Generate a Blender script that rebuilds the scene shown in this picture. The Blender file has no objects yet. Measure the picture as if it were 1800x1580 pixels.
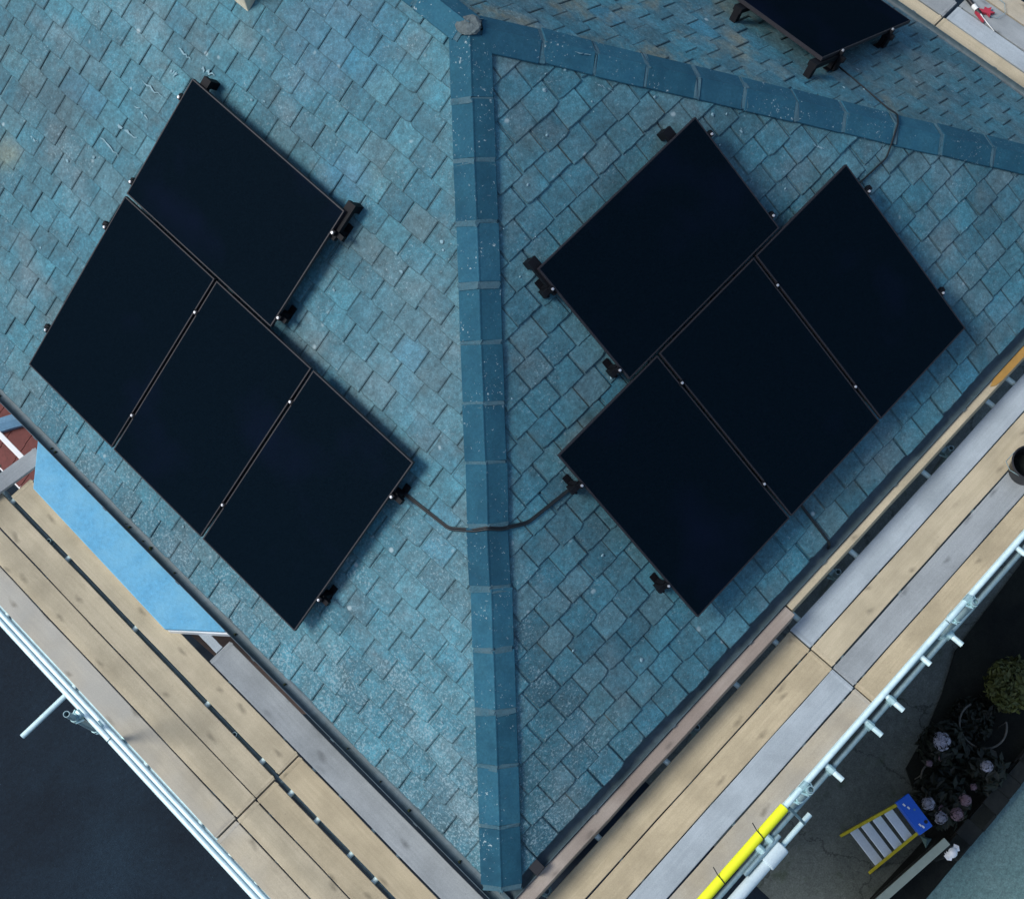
import bpy, math, random
from mathutils import Vector, Matrix
random.seed(7)
RND = random.Random(11)
sc = bpy.context.scene

# ------------------------------------------------------------------ camera
cam_d = bpy.data.cameras.new('camera'); cam = bpy.data.objects.new('camera', cam_d)
sc.collection.objects.link(cam); sc.camera = cam
RX = Vector((0.6934662, -0.7188903, -0.0479722))
RY = Vector((-0.6857471, -0.6381362, -0.3500474))
RZ = Vector((0.2210329, 0.2756428, -0.9355028))
m = Matrix((RX, -RY, -RZ)).transposed().to_4x4()
m.translation = Vector((-0.0606, -0.9502, 11.7264))
cam.matrix_world = m
cam_d.sensor_fit = 'HORIZONTAL'; cam_d.sensor_width = 36.0
cam_d.lens = 2521.26 / 1800 * 36.0
cam_d.clip_start = 0.1; cam_d.clip_end = 2000

# ------------------------------------------------------------------ sky, sun, exposure
SUN_EL, SUN_AZ = math.radians(50), math.radians(144)     # azimuth measured from +X towards +Y
w = bpy.data.worlds.new('World'); sc.world = w; w.use_nodes = True
nt = w.node_tree; nt.nodes.clear()
sky = nt.nodes.new('ShaderNodeTexSky'); sky.sky_type = 'NISHITA'; sky.sun_disc = False
sky.sun_elevation = SUN_EL; sky.sun_rotation = math.pi / 2 - SUN_AZ
sky.air_density = 1.0; sky.dust_density = 2.0; sky.ozone_density = 1.5
bg = nt.nodes.new('ShaderNodeBackground'); bg.inputs['Strength'].default_value = 0.09
ow = nt.nodes.new('ShaderNodeOutputWorld')
nt.links.new(sky.outputs[0], bg.inputs[0]); nt.links.new(bg.outputs[0], ow.inputs[0])
sd = bpy.data.lights.new('sun', 'SUN'); sd.energy = 1.5; sd.angle = math.radians(20); sd.color = (1.0, 0.97, 0.92)
so = bpy.data.objects.new('sun', sd); sc.collection.objects.link(so)
sdir = Vector((math.cos(SUN_EL) * math.cos(SUN_AZ), math.cos(SUN_EL) * math.sin(SUN_AZ), math.sin(SUN_EL)))
so.rotation_euler = sdir.to_track_quat('Z', 'Y').to_euler(); so.location = (0, 0, 30)
sc.view_settings.view_transform = 'Standard'; sc.view_settings.look = 'None'
sc.view_settings.gamma = 1.0; sc.view_settings.use_curve_mapping = False
sc.view_settings.exposure = 0.88

# ------------------------------------------------------------------ materials
def new_mat(name):
    mt = bpy.data.materials.new(name); mt.use_nodes = True
    n = mt.node_tree; b = n.nodes['Principled BSDF']
    return mt, n, b
def nd(n, t, **kw):
    o = n.nodes.new(t)
    for k, v in kw.items(): setattr(o, k, v)
    return o
def noise(n, vec, scale, detail=4, rough=.55, dist=0.0):
    o = nd(n, 'ShaderNodeTexNoise'); o.inputs['Scale'].default_value = scale; o.inputs['Detail'].default_value = detail
    o.inputs['Roughness'].default_value = rough; o.inputs['Distortion'].default_value = dist
    n.links.new(vec, o.inputs['Vector']); return o.outputs['Fac']
def ramp(n, fac, stops):
    o = nd(n, 'ShaderNodeValToRGB'); e = o.color_ramp.elements
    while len(e) < len(stops): e.new(0.5)
    for k, (p, c) in enumerate(stops):
        e[k].position = p; e[k].color = (c, c, c, 1) if isinstance(c, (int, float)) else (*c, 1)
    n.links.new(fac, o.inputs[0]); return o.outputs[0]
def mix(n, fac, a, b, mode='MIX'):
    o = nd(n, 'ShaderNodeMix', data_type='RGBA', blend_type=mode)
    for s, v in ((0, fac), (6, a), (7, b)):
        if hasattr(v, 'default_value') or hasattr(v, 'is_linked'): n.links.new(v, o.inputs[s])
        elif isinstance(v, (int, float)): o.inputs[s].default_value = v if s == 0 else (v, v, v, 1)
        else: o.inputs[s].default_value = (*v, 1)
    return o.outputs[2]
def mth(n, op, a, b=0.0, c=None):
    o = nd(n, 'ShaderNodeMath', operation=op)
    for s, v in enumerate((a, b) if c is None else (a, b, c)):
        if isinstance(v, (int, float)): o.inputs[s].default_value = v
        else: n.links.new(v, o.inputs[s])
    return o.outputs[0]
def bump(n, b, h, strength=.3, dist=.01):
    o = nd(n, 'ShaderNodeBump'); o.inputs['Strength'].default_value = strength; o.inputs['Distance'].default_value = dist
    n.links.new(h, o.inputs['Height']); n.links.new(o.outputs[0], b.inputs['Normal'])
def wpos(n):
    return nd(n, 'ShaderNodeNewGeometry').outputs['Position']
def vscale(n, vec, s):
    o = nd(n, 'ShaderNodeVectorMath', operation='MULTIPLY'); o.inputs[1].default_value = s
    n.links.new(vec, o.inputs[0]); return o.outputs[0]

def slate_mat():
    mt, n, b = new_mat('slate')
    P = wpos(n)
    at = nd(n, 'ShaderNodeAttribute', attribute_name='rnd'); oi = nd(n, 'ShaderNodeObjectInfo')
    r = mth(n, 'FRACT', mth(n, 'ADD', at.outputs['Fac'], oi.outputs['Random']))
    r2 = mth(n, 'FRACT', mth(n, 'MULTIPLY', r, 7.31))
    base = ramp(n, r, [(0, (.028, .098, .134)), (.18, (.038, .135, .180)), (.45, (.046, .164, .214)), (.70, (.054, .190, .242)), (.84, (.090, .175, .205)), (.93, (.062, .202, .250)), (1.0, (.038, .172, .256))])
    # broad weathering over the slope
    big = noise(n, P, .55, 3, .5)
    col = mix(n, ramp(n, big, [(.36, 0), (.64, 1)]), mix(n, .38, base, (.020, .066, .088)), mix(n, .38, base, (.052, .215, .285)))
    med = noise(n, P, 3.2, 5, .6)
    col = mix(n, ramp(n, med, [(.32, .62), (.60, 0)]), col, (.046, .090, .106))
    gry = noise(n, vscale(n, P, (1.07, .93, 1.2)), 1.7, 4, .6)
    col = mix(n, ramp(n, gry, [(.52, 0), (.74, .55)]), col, (.125, .172, .188))
    # brown-gold lichen, most of it on the slope beyond the right-hand hip and high on the long slope
    sp = nd(n, 'ShaderNodeSeparateXYZ'); n.links.new(P, sp.inputs[0])
    sn_ = nd(n, 'ShaderNodeSeparateXYZ'); n.links.new(nd(n, 'ShaderNodeNewGeometry').outputs['True Normal'], sn_.inputs[0])
    far = mth(n, 'MULTIPLY', ramp(n, mth(n, 'MULTIPLY', sp.outputs[0], .1), [(.43, 1), (.60, .9), (.78, .1)]), ramp(n, sn_.outputs[0], [(.30, 0), (.42, 1)]))
    ln = noise(n, P, 2.1, 5, .65, .3)
    lm = mth(n, 'MULTIPLY', ramp(n, ln, [(.49, 0), (.68, .75)]), mth(n, 'ADD', mth(n, 'MULTIPLY', far, .9), .12))
    col = mix(n, lm, col, (.185, .170, .105))
    # separate stains: brown-black and yellow lichen high on the left, bluer slates below the ridge, pale weathered zone by the hip
    for ctr, rad, cl, am in (((2.05, 7.25, 1.33), .55, (.050, .058, .062), .75), ((1.45, 7.45, .95), .22, (.17, .155, .055), .6), ((3.75, 5.25, 2.45), .75, (.026, .140, .235), .6),
                             ((3.0, 4.45, 1.95), .30, (.040, .190, .320), .5), ((2.4, 3.1, 1.56), .85, (.125, .205, .230), .45), ((3.6, 2.6, 1.7), .7, (.055, .215, .290), .5), ((1.3, 1.9, .85), .7, (.110, .185, .205), .4)):
        dv = nd(n, 'ShaderNodeVectorMath', operation='DISTANCE'); n.links.new(P, dv.inputs[0]); dv.inputs[1].default_value = ctr
        dd = mth(n, 'ADD', mth(n, 'DIVIDE', dv.outputs['Value'], rad), mth(n, 'MULTIPLY', mth(n, 'SUBTRACT', noise(n, P, 3.4, 5, .65), .5), 1.5))
        col = mix(n, ramp(n, dd, [(.35, am), (1.0, 0)]), col, mix(n, .6, col, cl))
    # fine grain
    g1 = noise(n, P, 95, 3, .7); g2 = noise(n, P, 34, 4, .7)
    col = mix(n, .85, col, ramp(n, g1, [(.26, .36), (.5, .5), (.76, .72)]), 'OVERLAY')
    col = mix(n, .9, col, ramp(n, g2, [(.28, .32), (.5, .5), (.72, .68)]), 'OVERLAY')
    g3 = noise(n, P, 11, 5, .7, .4)
    col = mix(n, .9, col, ramp(n, g3, [(.28, .34), (.5, .5), (.72, .66)]), 'OVERLAY')
    # pale lichen flecks: denser low on the left slope
    low = ramp(n, mth(n, 'ADD', mth(n, 'MULTIPLY', sp.outputs[0], .2), mth(n, 'MULTIPLY', mth(n, 'SUBTRACT', sp.outputs[1], 2.0), .055)), [(.05, 1), (.42, 0)])
    fl = noise(n, vscale(n, P, (1, 1, 1.4)), 48, 6, .78, .15)
    patch = noise(n, P, 2.4, 3, .6)
    th = mth(n, 'ADD', fl, mth(n, 'ADD', mth(n, 'MULTIPLY', low, .070), mth(n, 'MULTIPLY', mth(n, 'SUBTRACT', patch, .5), .22)))
    col = mix(n, ramp(n, th, [(.590, 0), (.67, .72)]), col, (.24, .35, .39))
    vo = nd(n, 'ShaderNodeTexVoronoi'); vo.inputs['Scale'].default_value = 7.0; n.links.new(P, vo.inputs['Vector'])
    vm = mth(n, 'MULTIPLY', ramp(n, vo.outputs['Distance'], [(.10, 1), (.19, 0)]), ramp(n, noise(n, P, 4.5, 2), [(.60, 0), (.66, .8)]))
    col = mix(n, vm, col, (.30, .40, .43))
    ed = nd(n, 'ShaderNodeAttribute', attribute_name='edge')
    col = mix(n, mth(n, 'MULTIPLY', ed.outputs['Fac'], .92), col, (.022, .036, .040))      # edges painted dark, standing in for shadow lines at courses and joints
    n.links.new(col, b.inputs['Base Color'])
    b.inputs['Roughness'].default_value = .72; b.inputs['Specular IOR Level'].default_value = .3
    bump(n, b, mth(n, 'ADD', g2, mth(n, 'MULTIPLY', g1, .5)), .55, .006)
    return mt

def plain(name, c, rough=.6, metal=0, spec=.4, var=.25, scale=30, bmp=.1, detail=4, tint=None, stretch=None, fleck=0):
    mt, n, b = new_mat(name)
    tc = wpos(n)
    if stretch: tc = vscale(n, tc, stretch)
    g = noise(n, tc, scale, detail, .65)
    g3 = noise(n, tc, scale * .13, 3, .6)
    lo = tuple(v * (1 - var) for v in c); hi = tuple(min(1, v * (1 + var)) for v in c)
    col = mix(n, ramp(n, g, [(.25, 0), (.75, 1)]), lo, hi)
    col = mix(n, ramp(n, g3, [(.35, 0), (.7, .6)]), col, tint if tint else tuple(v * (1 - var * .8) for v in c))
    oi = nd(n, 'ShaderNodeObjectInfo')
    if fleck:
        col = mix(n, 1.0, col, ramp(n, oi.outputs['Random'], [(0, (.80, .82, .86)), (1, (1.16, 1.14, 1.12))]), 'MULTIPLY')
        f1 = noise(n, tc, 42, 4, .7); f2 = noise(n, tc, 2.3, 3, .6)
        col = mix(n, ramp(n, mth(n, 'ADD', f1, mth(n, 'MULTIPLY', f2, .3)), [(.80, 0), (.84, fleck)]), col, (.36, .45, .47))
        col = mix(n, ramp(n, noise(n, tc, 7, 4, .65), [(.45, 0), (.75, .5)]), col, tuple(v * .6 for v in c))
    n.links.new(col, b.inputs['Base Color'])
    b.inputs['Roughness'].default_value = rough; b.inputs['Metallic'].default_value = metal
    b.inputs['Specular IOR Level'].default_value = spec
    if bmp: bump(n, b, g, bmp, .01)
    return mt

def wood_mat(name, c, c2, axis, knots=True, stain=None, stain_amt=.0):
    """sawn spruce scaffold board, grain along world axis 0 (X) or 1 (Y)"""
    mt, n, b = new_mat(name)
    P = wpos(n); oi = nd(n, 'ShaderNodeObjectInfo')
    off = nd(n, 'ShaderNodeVectorMath', operation='ADD'); n.links.new(P, off.inputs[0])
    cb = nd(n, 'ShaderNodeCombineXYZ')
    for k in range(3): n.links.new(mth(n, 'MULTIPLY', oi.outputs['Random'], 17.0 + 9 * k), cb.inputs[k])
    n.links.new(cb.outputs[0], off.inputs[1]); V = off.outputs[0]
    st = (1.2, 26, 26) if axis == 0 else (26, 1.2, 26)
    gr = noise(n, vscale(n, V, st), 1.6, 5, .65, .4)
    col = mix(n, ramp(n, gr, [(.30, 0), (.72, 1)]), c2, c)
    blot = noise(n, V, 2.2, 4, .6)
    col = mix(n, ramp(n, blot, [(.40, 0), (.72, .75)]), col, tuple(v * .70 for v in c2))
    if stain:
        sn = noise(n, vscale(n, V, (.8, .8, 1)), 1.3, 3, .5)
        col = mix(n, ramp(n, sn, [(.40, 0), (.62, stain_amt)]), col, stain)
    if knots:
        kv = nd(n, 'ShaderNodeTexVoronoi', voronoi_dimensions='2D'); kv.inputs['Scale'].default_value = 1.0
        kn = (2.3, 5.5, 5.5) if axis == 0 else (5.5, 2.3, 5.5)
        wob = noise(n, V, 9, 2); va = nd(n, 'ShaderNodeVectorMath', operation='ADD')
        n.links.new(vscale(n, V, kn), va.inputs[0])
        cw = nd(n, 'ShaderNodeCombineXYZ'); n.links.new(mth(n, 'MULTIPLY', wob, .35), cw.inputs[0]); n.links.new(mth(n, 'MULTIPLY', wob, .3), cw.inputs[1])
        n.links.new(cw.outputs[0], va.inputs[1]); n.links.new(va.outputs[0], kv.inputs['Vector'])
        km = mth(n, 'MULTIPLY', ramp(n, kv.outputs['Distance'], [(.02, 1), (.16, 0)]), ramp(n, nd_sep(n, kv.outputs['Color']), [(.46, 0), (.56, .58)]))
        col = mix(n, km, col, tuple(v * .33 for v in c2))
    fine = noise(n, V, 130, 3, .7)
    col = mix(n, .6, col, ramp(n, fine, [(.28, .38), (.5, .5), (.74, .62)]), 'OVERLAY')
    dirt = noise(n, V, 21, 4, .7)
    col = mix(n, ramp(n, dirt, [(.66, 0), (.75, .45)]), col, tuple(v * .4 for v in c2))
    n.links.new(col, b.inputs['Base Color']); b.inputs['Roughness'].default_value = .8; b.inputs['Specular IOR Level'].default_value = .25
    bump(n, b, gr, .25, .004)
    return mt
def nd_sep(n, c):
    o = nd(n, 'ShaderNodeSeparateColor'); n.links.new(c, o.inputs[0]); return o.outputs[0]

def ground_mat(name, c, c2, scale, specks=.0, rough=.9):
    mt, n, b = new_mat(name); P = wpos(n)
    a = noise(n, P, scale, 6, .65, .3); f = noise(n, P, 60, 4, .75); ff = noise(n, P, 18, 4, .7)
    col = mix(n, ramp(n, a, [(.33, 0), (.70, 1)]), c, c2)
    col = mix(n, .9, col, ramp(n, f, [(.25, .28), (.5, .5), (.78, .76)]), 'OVERLAY')
    col = mix(n, .8, col, ramp(n, ff, [(.25, .34), (.5, .5), (.78, .68)]), 'OVERLAY')
    if specks:
        s = noise(n, P, 38, 2, .5)
        col = mix(n, ramp(n, s, [(.70, 0), (.75, specks)]), col, tuple(min(.5, v * 4 + .03) for v in c2))
    if name == 'mossy_concrete':
        wv = nd(n, 'ShaderNodeVectorMath', operation='ADD'); n.links.new(P, wv.inputs[0])
        cw = nd(n, 'ShaderNodeCombineXYZ'); q1 = noise(n, P, 3.5, 5, .7)
        n.links.new(mth(n, 'MULTIPLY', q1, .5), cw.inputs[0]); n.links.new(mth(n, 'MULTIPLY', noise(n, P, 2.9, 5, .7), .5), cw.inputs[1]); n.links.new(cw.outputs[0], wv.inputs[1])
        v = nd(n, 'ShaderNodeTexVoronoi', feature='DISTANCE_TO_EDGE'); v.inputs['Scale'].default_value = .75; n.links.new(wv.outputs[0], v.inputs['Vector'])
        col = mix(n, ramp(n, v.outputs['Distance'], [(.003, .6), (.011, 0)]), col, tuple(x * .25 for x in c))
        mo_ = noise(n, P, 5, 5, .7)
        col = mix(n, ramp(n, mo_, [(.56, 0), (.70, .55)]), col, (c[0] * .6, c[1] * .72, c[2] * .42))
    n.links.new(col, b.inputs['Base Color']); b.inputs['Roughness'].default_value = rough; b.inputs['Specular IOR Level'].default_value = .2
    bump(n, b, f, .5, .01)
    return mt

M = {}
M['slate'] = slate_mat()
M['deck'] = plain('roof_felt', (.02, .03, .035), .9)
M['hip'] = plain('hip_tile_clay', (.019, .084, .126), .85, spec=.12, var=.2, scale=55, bmp=.15, tint=(.011, .054, .092), fleck=.8)
M['hip2'] = plain('hip_tile_clay_weathered', (.026, .104, .152), .85, spec=.12, var=.22, scale=48, bmp=.15, tint=(.014, .074, .124), fleck=.9)
M['mortar'] = plain('bedding_mortar', (.030, .095, .130), .9, var=.35, scale=60, bmp=.4, tint=(.075, .130, .155))
M['apex_mortar'] = plain('apex_mortar', (.10, .13, .135), .95, var=.4, scale=40, bmp=.6)
M['lichen'] = plain('pale_lichen', (.20, .33, .38), .95, var=.3, scale=60, bmp=.3)
M['glass'] = None
mt, n, b = new_mat('panel_glass'); P = wpos(n)
g = noise(n, P, 120, 2, .6); g2 = noise(n, P, 1.1, 3, .5)
c_ = mix(n, ramp(n, g, [(.3, 0), (.7, 1)]), (.0010, .0033, .0062), (.0028, .0075, .0132))
c_ = mix(n, ramp(n, g2, [(.54, 0), (.80, .6)]), c_, (.0045, .0075, .0225))
n.links.new(c_, b.inputs['Base Color']); b.inputs['Roughness'].default_value = .15; b.inputs['Specular IOR Level'].default_value = .004
M['glass'] = mt
M['frame'] = plain('black_anodised_frame', (.020, .020, .025), .5, metal=.1, spec=.25, var=.2, scale=40, bmp=0)
M['rail'] = plain('black_rail', (.0045, .0055, .008), .6, metal=0, spec=.15, var=.2, bmp=0)
M['bolt'] = plain('stainless_bolt', (.55, .57, .60), .4, metal=.6, var=.1, bmp=0)
M['cable'] = plain('cable_sheath', (.005, .010, .014), .55, var=.2, bmp=0)
M['gutter'] = plain('gutter_plastic', (.070, .110, .135), .55, var=.3, scale=18, bmp=.1, tint=(.045, .075, .080))
M['fascia'] = plain('fascia_paint', (.30, .36, .38), .6, var=.15)
M['brick'] = plain('rendered_brick', (.20, .13, .10), .9, var=.3, scale=14)
M['steel'] = plain('galvanised_tube', (.70, .93, .93), .42, metal=.1, spec=.6, var=.16, scale=26, bmp=.05, tint=(.36, .56, .60))
M['steel_dull'] = plain('weathered_tube', (.27, .40, .44), .5, metal=.4, var=.25, scale=22, bmp=.05)
M['coupler'] = plain('scaffold_coupler', (.40, .60, .62), .5, metal=.5, var=.3, scale=40)
M['tube_end'] = plain('tube_inside', (.012, .014, .016), .8, bmp=0)
M['foam_y'] = plain('yellow_foam', (.80, .84, .02), .7, var=.06, scale=60, bmp=.1)
M['foam_w'] = plain('white_foam', (.62, .74, .76), .75, var=.1, scale=50, bmp=.15, tint=(.5, .64, .68))
BE, BE2 = (.50, .425, .285), (.41, .345, .225)
GR, GR2 = (.32, .35, .36), (.26, .288, .296)
BL, BL2 = (.40, .455, .485), (.33, .385, .415)
for ax, s in ((0, 'x'), (1, 'y')):
    M['wood_' + s] = wood_mat('board_spruce_' + s, BE, BE2, ax)
    M['woodpale_' + s] = wood_mat('board_pale_' + s, (.51, .445, .315), (.42, .365, .25), ax)
    M['woodmix_' + s] = wood_mat('board_half_weathered_' + s, (.47, .42, .31), (.385, .34, .25), ax, stain=(.34, .36, .355), stain_amt=.55)
    M['woodgrey_' + s] = wood_mat('board_weathered_grey_' + s, GR, GR2, ax)
    M['woodblue_' + s] = wood_mat('board_blue_grey_' + s, BL, BL2, ax, knots=False)
    M['wooddark_' + s] = wood_mat('board_brown_' + s, (.37, .325, .28), (.285, .25, .21), ax, stain=(.20, .155, .13), stain_amt=.5)
M['amber'] = plain('amber_ply', (.36, .20, .045), .6, var=.2, scale=9)
M['bay'] = plain('blue_bay_roof', (.095, .34, .53), .6, var=.2, scale=34, bmp=.35, tint=(.17, .43, .58), detail=6)
M['upvc'] = plain('white_trim', (.80, .82, .82), .4, var=.04, bmp=0)
M['lead'] = plain('lead_flashing', (.10, .22, .34), .55, var=.25)
M['red_tile'] = plain('red_clay_tile', (.12, .034, .030), .8, var=.3, scale=24)
M['asphalt'] = ground_mat('dark_asphalt', (.0055, .0100, .0165), (.0110, .0240, .0390), .55, .25)
M['garden'] = ground_mat('mossy_concrete', (.090, .108, .098), (.150, .172, .152), .9, .25)
M['paving'] = ground_mat('footpath_concrete', (.115, .210, .205), (.165, .265, .255), 1.2, .3)
M['soil'] = ground_mat('bed_soil', (.008, .010, .009), (.017, .020, .015), 2.5, .1)
M['black_plastic'] = plain('black_plastic', (.012, .013, .016), .45, var=.2, bmp=0)
M['ladder_yellow'] = plain('yellow_fibreglass', (.40, .36, .02), .5, var=.25, scale=20)
M['ladder_blue'] = plain('blue_plastic_cap', (.010, .105, .55), .45, var=.1, bmp=0)
M['tread'] = plain('aluminium_tread', (.66, .76, .82), .45, metal=.3, var=.12, scale=60)
M['fence'] = plain('pale_timber', (.30, .36, .30), .8, var=.15, scale=12)
M['wall_dark'] = plain('mossy_wall', (.018, .022, .020), .95, var=.4, scale=16, bmp=.4)
M['petal'] = plain('hydrangea_petal', (.36, .36, .42), .7, var=.25, scale=25, bmp=0, tint=(.24, .26, .30))
M['petal_pink'] = plain('hydrangea_petal_faded', (.22, .15, .18), .7, var=.3, scale=25, bmp=0)
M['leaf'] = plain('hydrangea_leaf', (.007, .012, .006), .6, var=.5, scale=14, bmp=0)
M['leaf_bright'] = plain('shrub_leaf', (.085, .095, .02), .6, var=.6, scale=10, bmp=0, tint=(.03, .045, .012))
M['hoop'] = plain('bamboo_hoop', (.11, .11, .095), .8, var=.3)
M['red_tool'] = plain('red_plastic', (.40, .035, .06), .45, var=.15, bmp=0)
M['white_plastic'] = plain('white_plastic', (.70, .72, .70), .5, var=.05, bmp=0)
M['chimney'] = plain('pale_stone', (.55, .52, .40), .9, var=.25, scale=18, bmp=.3)
M['moss'] = plain('moss', (.03, .045, .018), .95, var=.5, scale=40, bmp=.5)

# ------------------------------------------------------------------ builders
C = sc.collection
class MB:
    def __init__(s): s.v = []; s.f = []; s.a = []
    def add(s, vs, fs, a=0.0):
        k = len(s.v); s.v += [tuple(p) for p in vs]
        for f in fs: s.f.append([i + k for i in f]); s.a.append(a)
        return s
    def box(s, x0, x1, y0, y1, z0, z1, mat=None):
        vs = [Vector((x, y, z)) for z in (z0, z1) for y in (y0, y1) for x in (x0, x1)]
        if mat is not None: vs = [mat @ p for p in vs]
        return s.add(vs, [(0, 2, 3, 1), (4, 5, 7, 6), (0, 1, 5, 4), (2, 6, 7, 3), (0, 4, 6, 2), (1, 3, 7, 5)])
    def prism(s, poly, z0, z1, mat=None, a=0.0):
        k = len(poly)
        vs = [Vector((x, y, z0)) for x, y in poly] + [Vector((x, y, z1)) for x, y in poly]
        if mat is not None: vs = [mat @ p for p in vs]
        return s.add(vs, [tuple(range(k - 1, -1, -1)), tuple(range(k, 2 * k))] + [(i, (i + 1) % k, k + (i + 1) % k, k + i) for i in range(k)], a)
    def cyl(s, p, q, r, seg=12, r2=None, caps=True):
        p = Vector(p); q = Vector(q); d = (q - p).normalized()
        u = d.orthogonal().normalized(); w_ = d.cross(u); r2 = r if r2 is None else r2
        vs = [p + (u * math.cos(t) + w_ * math.sin(t)) * r for t in [2 * math.pi * i / seg for i in range(seg)]]
        vs += [q + (u * math.cos(t) + w_ * math.sin(t)) * r2 for t in [2 * math.pi * i / seg for i in range(seg)]]
        fs = [(i, (i + 1) % seg, seg + (i + 1) % seg, seg + i) for i in range(seg)]
        if caps: fs += [tuple(range(seg - 1, -1, -1)), tuple(range(seg, 2 * seg))]
        return s.add(vs, fs)
    def pipe(s, p, q, r, ri=None, seg=14):
        """hollow tube"""
        p = Vector(p); q = Vector(q); d = (q - p).normalized(); ri = r * .82 if ri is None else ri
        u = d.orthogonal().normalized(); w_ = d.cross(u)
        an = [2 * math.pi * i / seg for i in range(seg)]
        ring = lambda c, rr: [c + (u * math.cos(t) + w_ * math.sin(t)) * rr for t in an]
        vs = ring(p, r) + ring(q, r) + ring(q, ri) + ring(p, ri)
        fs = []
        for k in range(4):
            a0, b0 = k * seg, ((k + 1) % 4) * seg
            fs += [(a0 + i, a0 + (i + 1) % seg, b0 + (i + 1) % seg, b0 + i) for i in range(seg)]
        return s.add(vs, fs)
    def path(s, pts, r, seg=8):
        pts = [Vector(p) for p in pts]; rings = []
        for i, p in enumerate(pts):
            d = (pts[min(i + 1, len(pts) - 1)] - pts[max(i - 1, 0)]).normalized()
            u = d.cross(Vector((.13, .21, .97))).normalized(); w_ = d.cross(u)
            rings.append([p + (u * math.cos(t) + w_ * math.sin(t)) * r for t in [2 * math.pi * k / seg for k in range(seg)]])
        vs = [p for g_ in rings for p in g_]; fs = []
        for i in range(len(rings) - 1):
            fs += [(i * seg + k, i * seg + (k + 1) % seg, (i + 1) * seg + (k + 1) % seg, (i + 1) * seg + k) for k in range(seg)]
        fs += [tuple(range(seg - 1, -1, -1)), tuple(range((len(rings) - 1) * seg, len(rings) * seg))]
        return s.add(vs, fs)
    def mesh(s, name, mat, smooth=False):
        me = bpy.data.meshes.new(name); me.from_pydata(s.v, [], s.f)
        at = me.attributes.new('rnd', 'FLOAT', 'FACE'); at.data.foreach_set('value', s.a)
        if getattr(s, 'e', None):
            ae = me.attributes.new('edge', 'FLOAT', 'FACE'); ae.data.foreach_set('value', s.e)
        if mat: me.materials.append(mat)
        if smooth:
            me.polygons.foreach_set('use_smooth', [True] * len(me.polygons))
            me.set_sharp_from_angle(angle=math.radians(40))
        me.update(); return me
    def build(s, name, mat, parent=None, mw=None, smooth=False):
        return link(name, s.mesh(name, M[mat] if isinstance(mat, str) else mat, smooth), parent, mw)
def link(name, data, parent=None, mw=None):
    o = bpy.data.objects.new(name, data); C.objects.link(o)
    if parent: o.parent = parent
    if mw is not None: o.matrix_local = mw
    return o
def tag(o, label=None, cat=None, group=None, kind=None):
    if label: o['label'] = label
    if cat: o['category'] = cat
    if group: o['group'] = group
    if kind: o['kind'] = kind
    return o
def empty(name, loc=(0, 0, 0), mw=None):
    o = bpy.data.objects.new(name, None); C.objects.link(o); o.empty_display_size = .1
    if mw is not None: o.matrix_world = mw
    else: o.location = loc
    return o
def soft(o, wd=.003, seg=2):
    mo = o.modifiers.new('bevel', 'BEVEL'); mo.width = wd; mo.segments = seg; mo.limit_method = 'ANGLE'; mo.angle_limit = math.radians(35)
    return o
def arc_path(pts, r=.06, k=4):
    pts = [Vector(p) for p in pts]; out = [pts[0]]
    for i in range(1, len(pts) - 1):
        a, b_, c = pts[i - 1], pts[i], pts[i + 1]
        p0 = b_ + (a - b_).normalized() * min(r, (a - b_).length * .45); p1 = b_ + (c - b_).normalized() * min(r, (c - b_).length * .45)
        for j in range(k + 1):
            t = j / k; out.append(p0 * (1 - t) ** 2 + b_ * 2 * t * (1 - t) + p1 * t * t)
    out.append(pts[-1]); return out

# ------------------------------------------------------------------ roof geometry
TH = 0.5778; cT, sT, tT = math.cos(TH), math.sin(TH), math.tan(TH)
W = 8.5245; HW = W / 2; APEX = Vector((HW, HW, HW * tT)); YB = 10.6; GZ = -5.0
SL = HW / cT                                            # slope length
FL = Matrix(((0, cT, -sT, 0), (-1, 0, 0, 0), (0, sT, cT, 0), (0, 0, 0, 1)))     # local (u=-Y, v up slope, n)
FR = Matrix(((1, 0, 0, 0), (0, cT, -sT, 0), (0, sT, cT, 0), (0, 0, 0, 1)))      # local (u=X)
FT = Matrix(((0, -cT, sT, W), (1, 0, 0, 0), (0, sT, cT, 0), (0, 0, 0, 1)))      # local (u=Y)
def onL(y, v, n_=0): return FL @ Vector((-y, v, n_))
def onR(x, v, n_=0): return FR @ Vector((x, v, n_))
def onT(y, v, n_=0): return FT @ Vector((y, v, n_))

# ------------------------------------------------------------------ ground
g = MB(); g.add([(-400, -400, GZ), (400, -400, GZ), (400, 400, GZ), (-400, 400, GZ)], [(0, 1, 2, 3)])
tag(g.build('ground', 'asphalt'), 'dark blue-black asphalt driveway beside and around the house', 'ground', kind='structure')
g = MB(); g.add([(2.02, -2.62, GZ + .03), (40, -2.62, GZ + .03), (40, 1.2, GZ + .03), (2.02, 1.2, GZ + .03),
                 (2.02, -2.62, GZ - .05), (40, -2.62, GZ - .05), (40, 1.2, GZ - .05), (2.02, 1.2, GZ - .05)],
                [(0, 1, 2, 3), (0, 4, 5, 1), (0, 3, 7, 4)])
tag(g.build('garden_slab', 'garden'), 'dark mossy concrete garden yard under the right scaffold', 'ground', kind='structure')
g = MB(); g.box(2.3, 60, -9, -3.02, GZ - .05, GZ + .06)
tag(g.build('pavement', 'paving'), 'pale green-grey concrete footpath beyond the garden wall', 'pavement', kind='structure')
g = MB()
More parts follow.
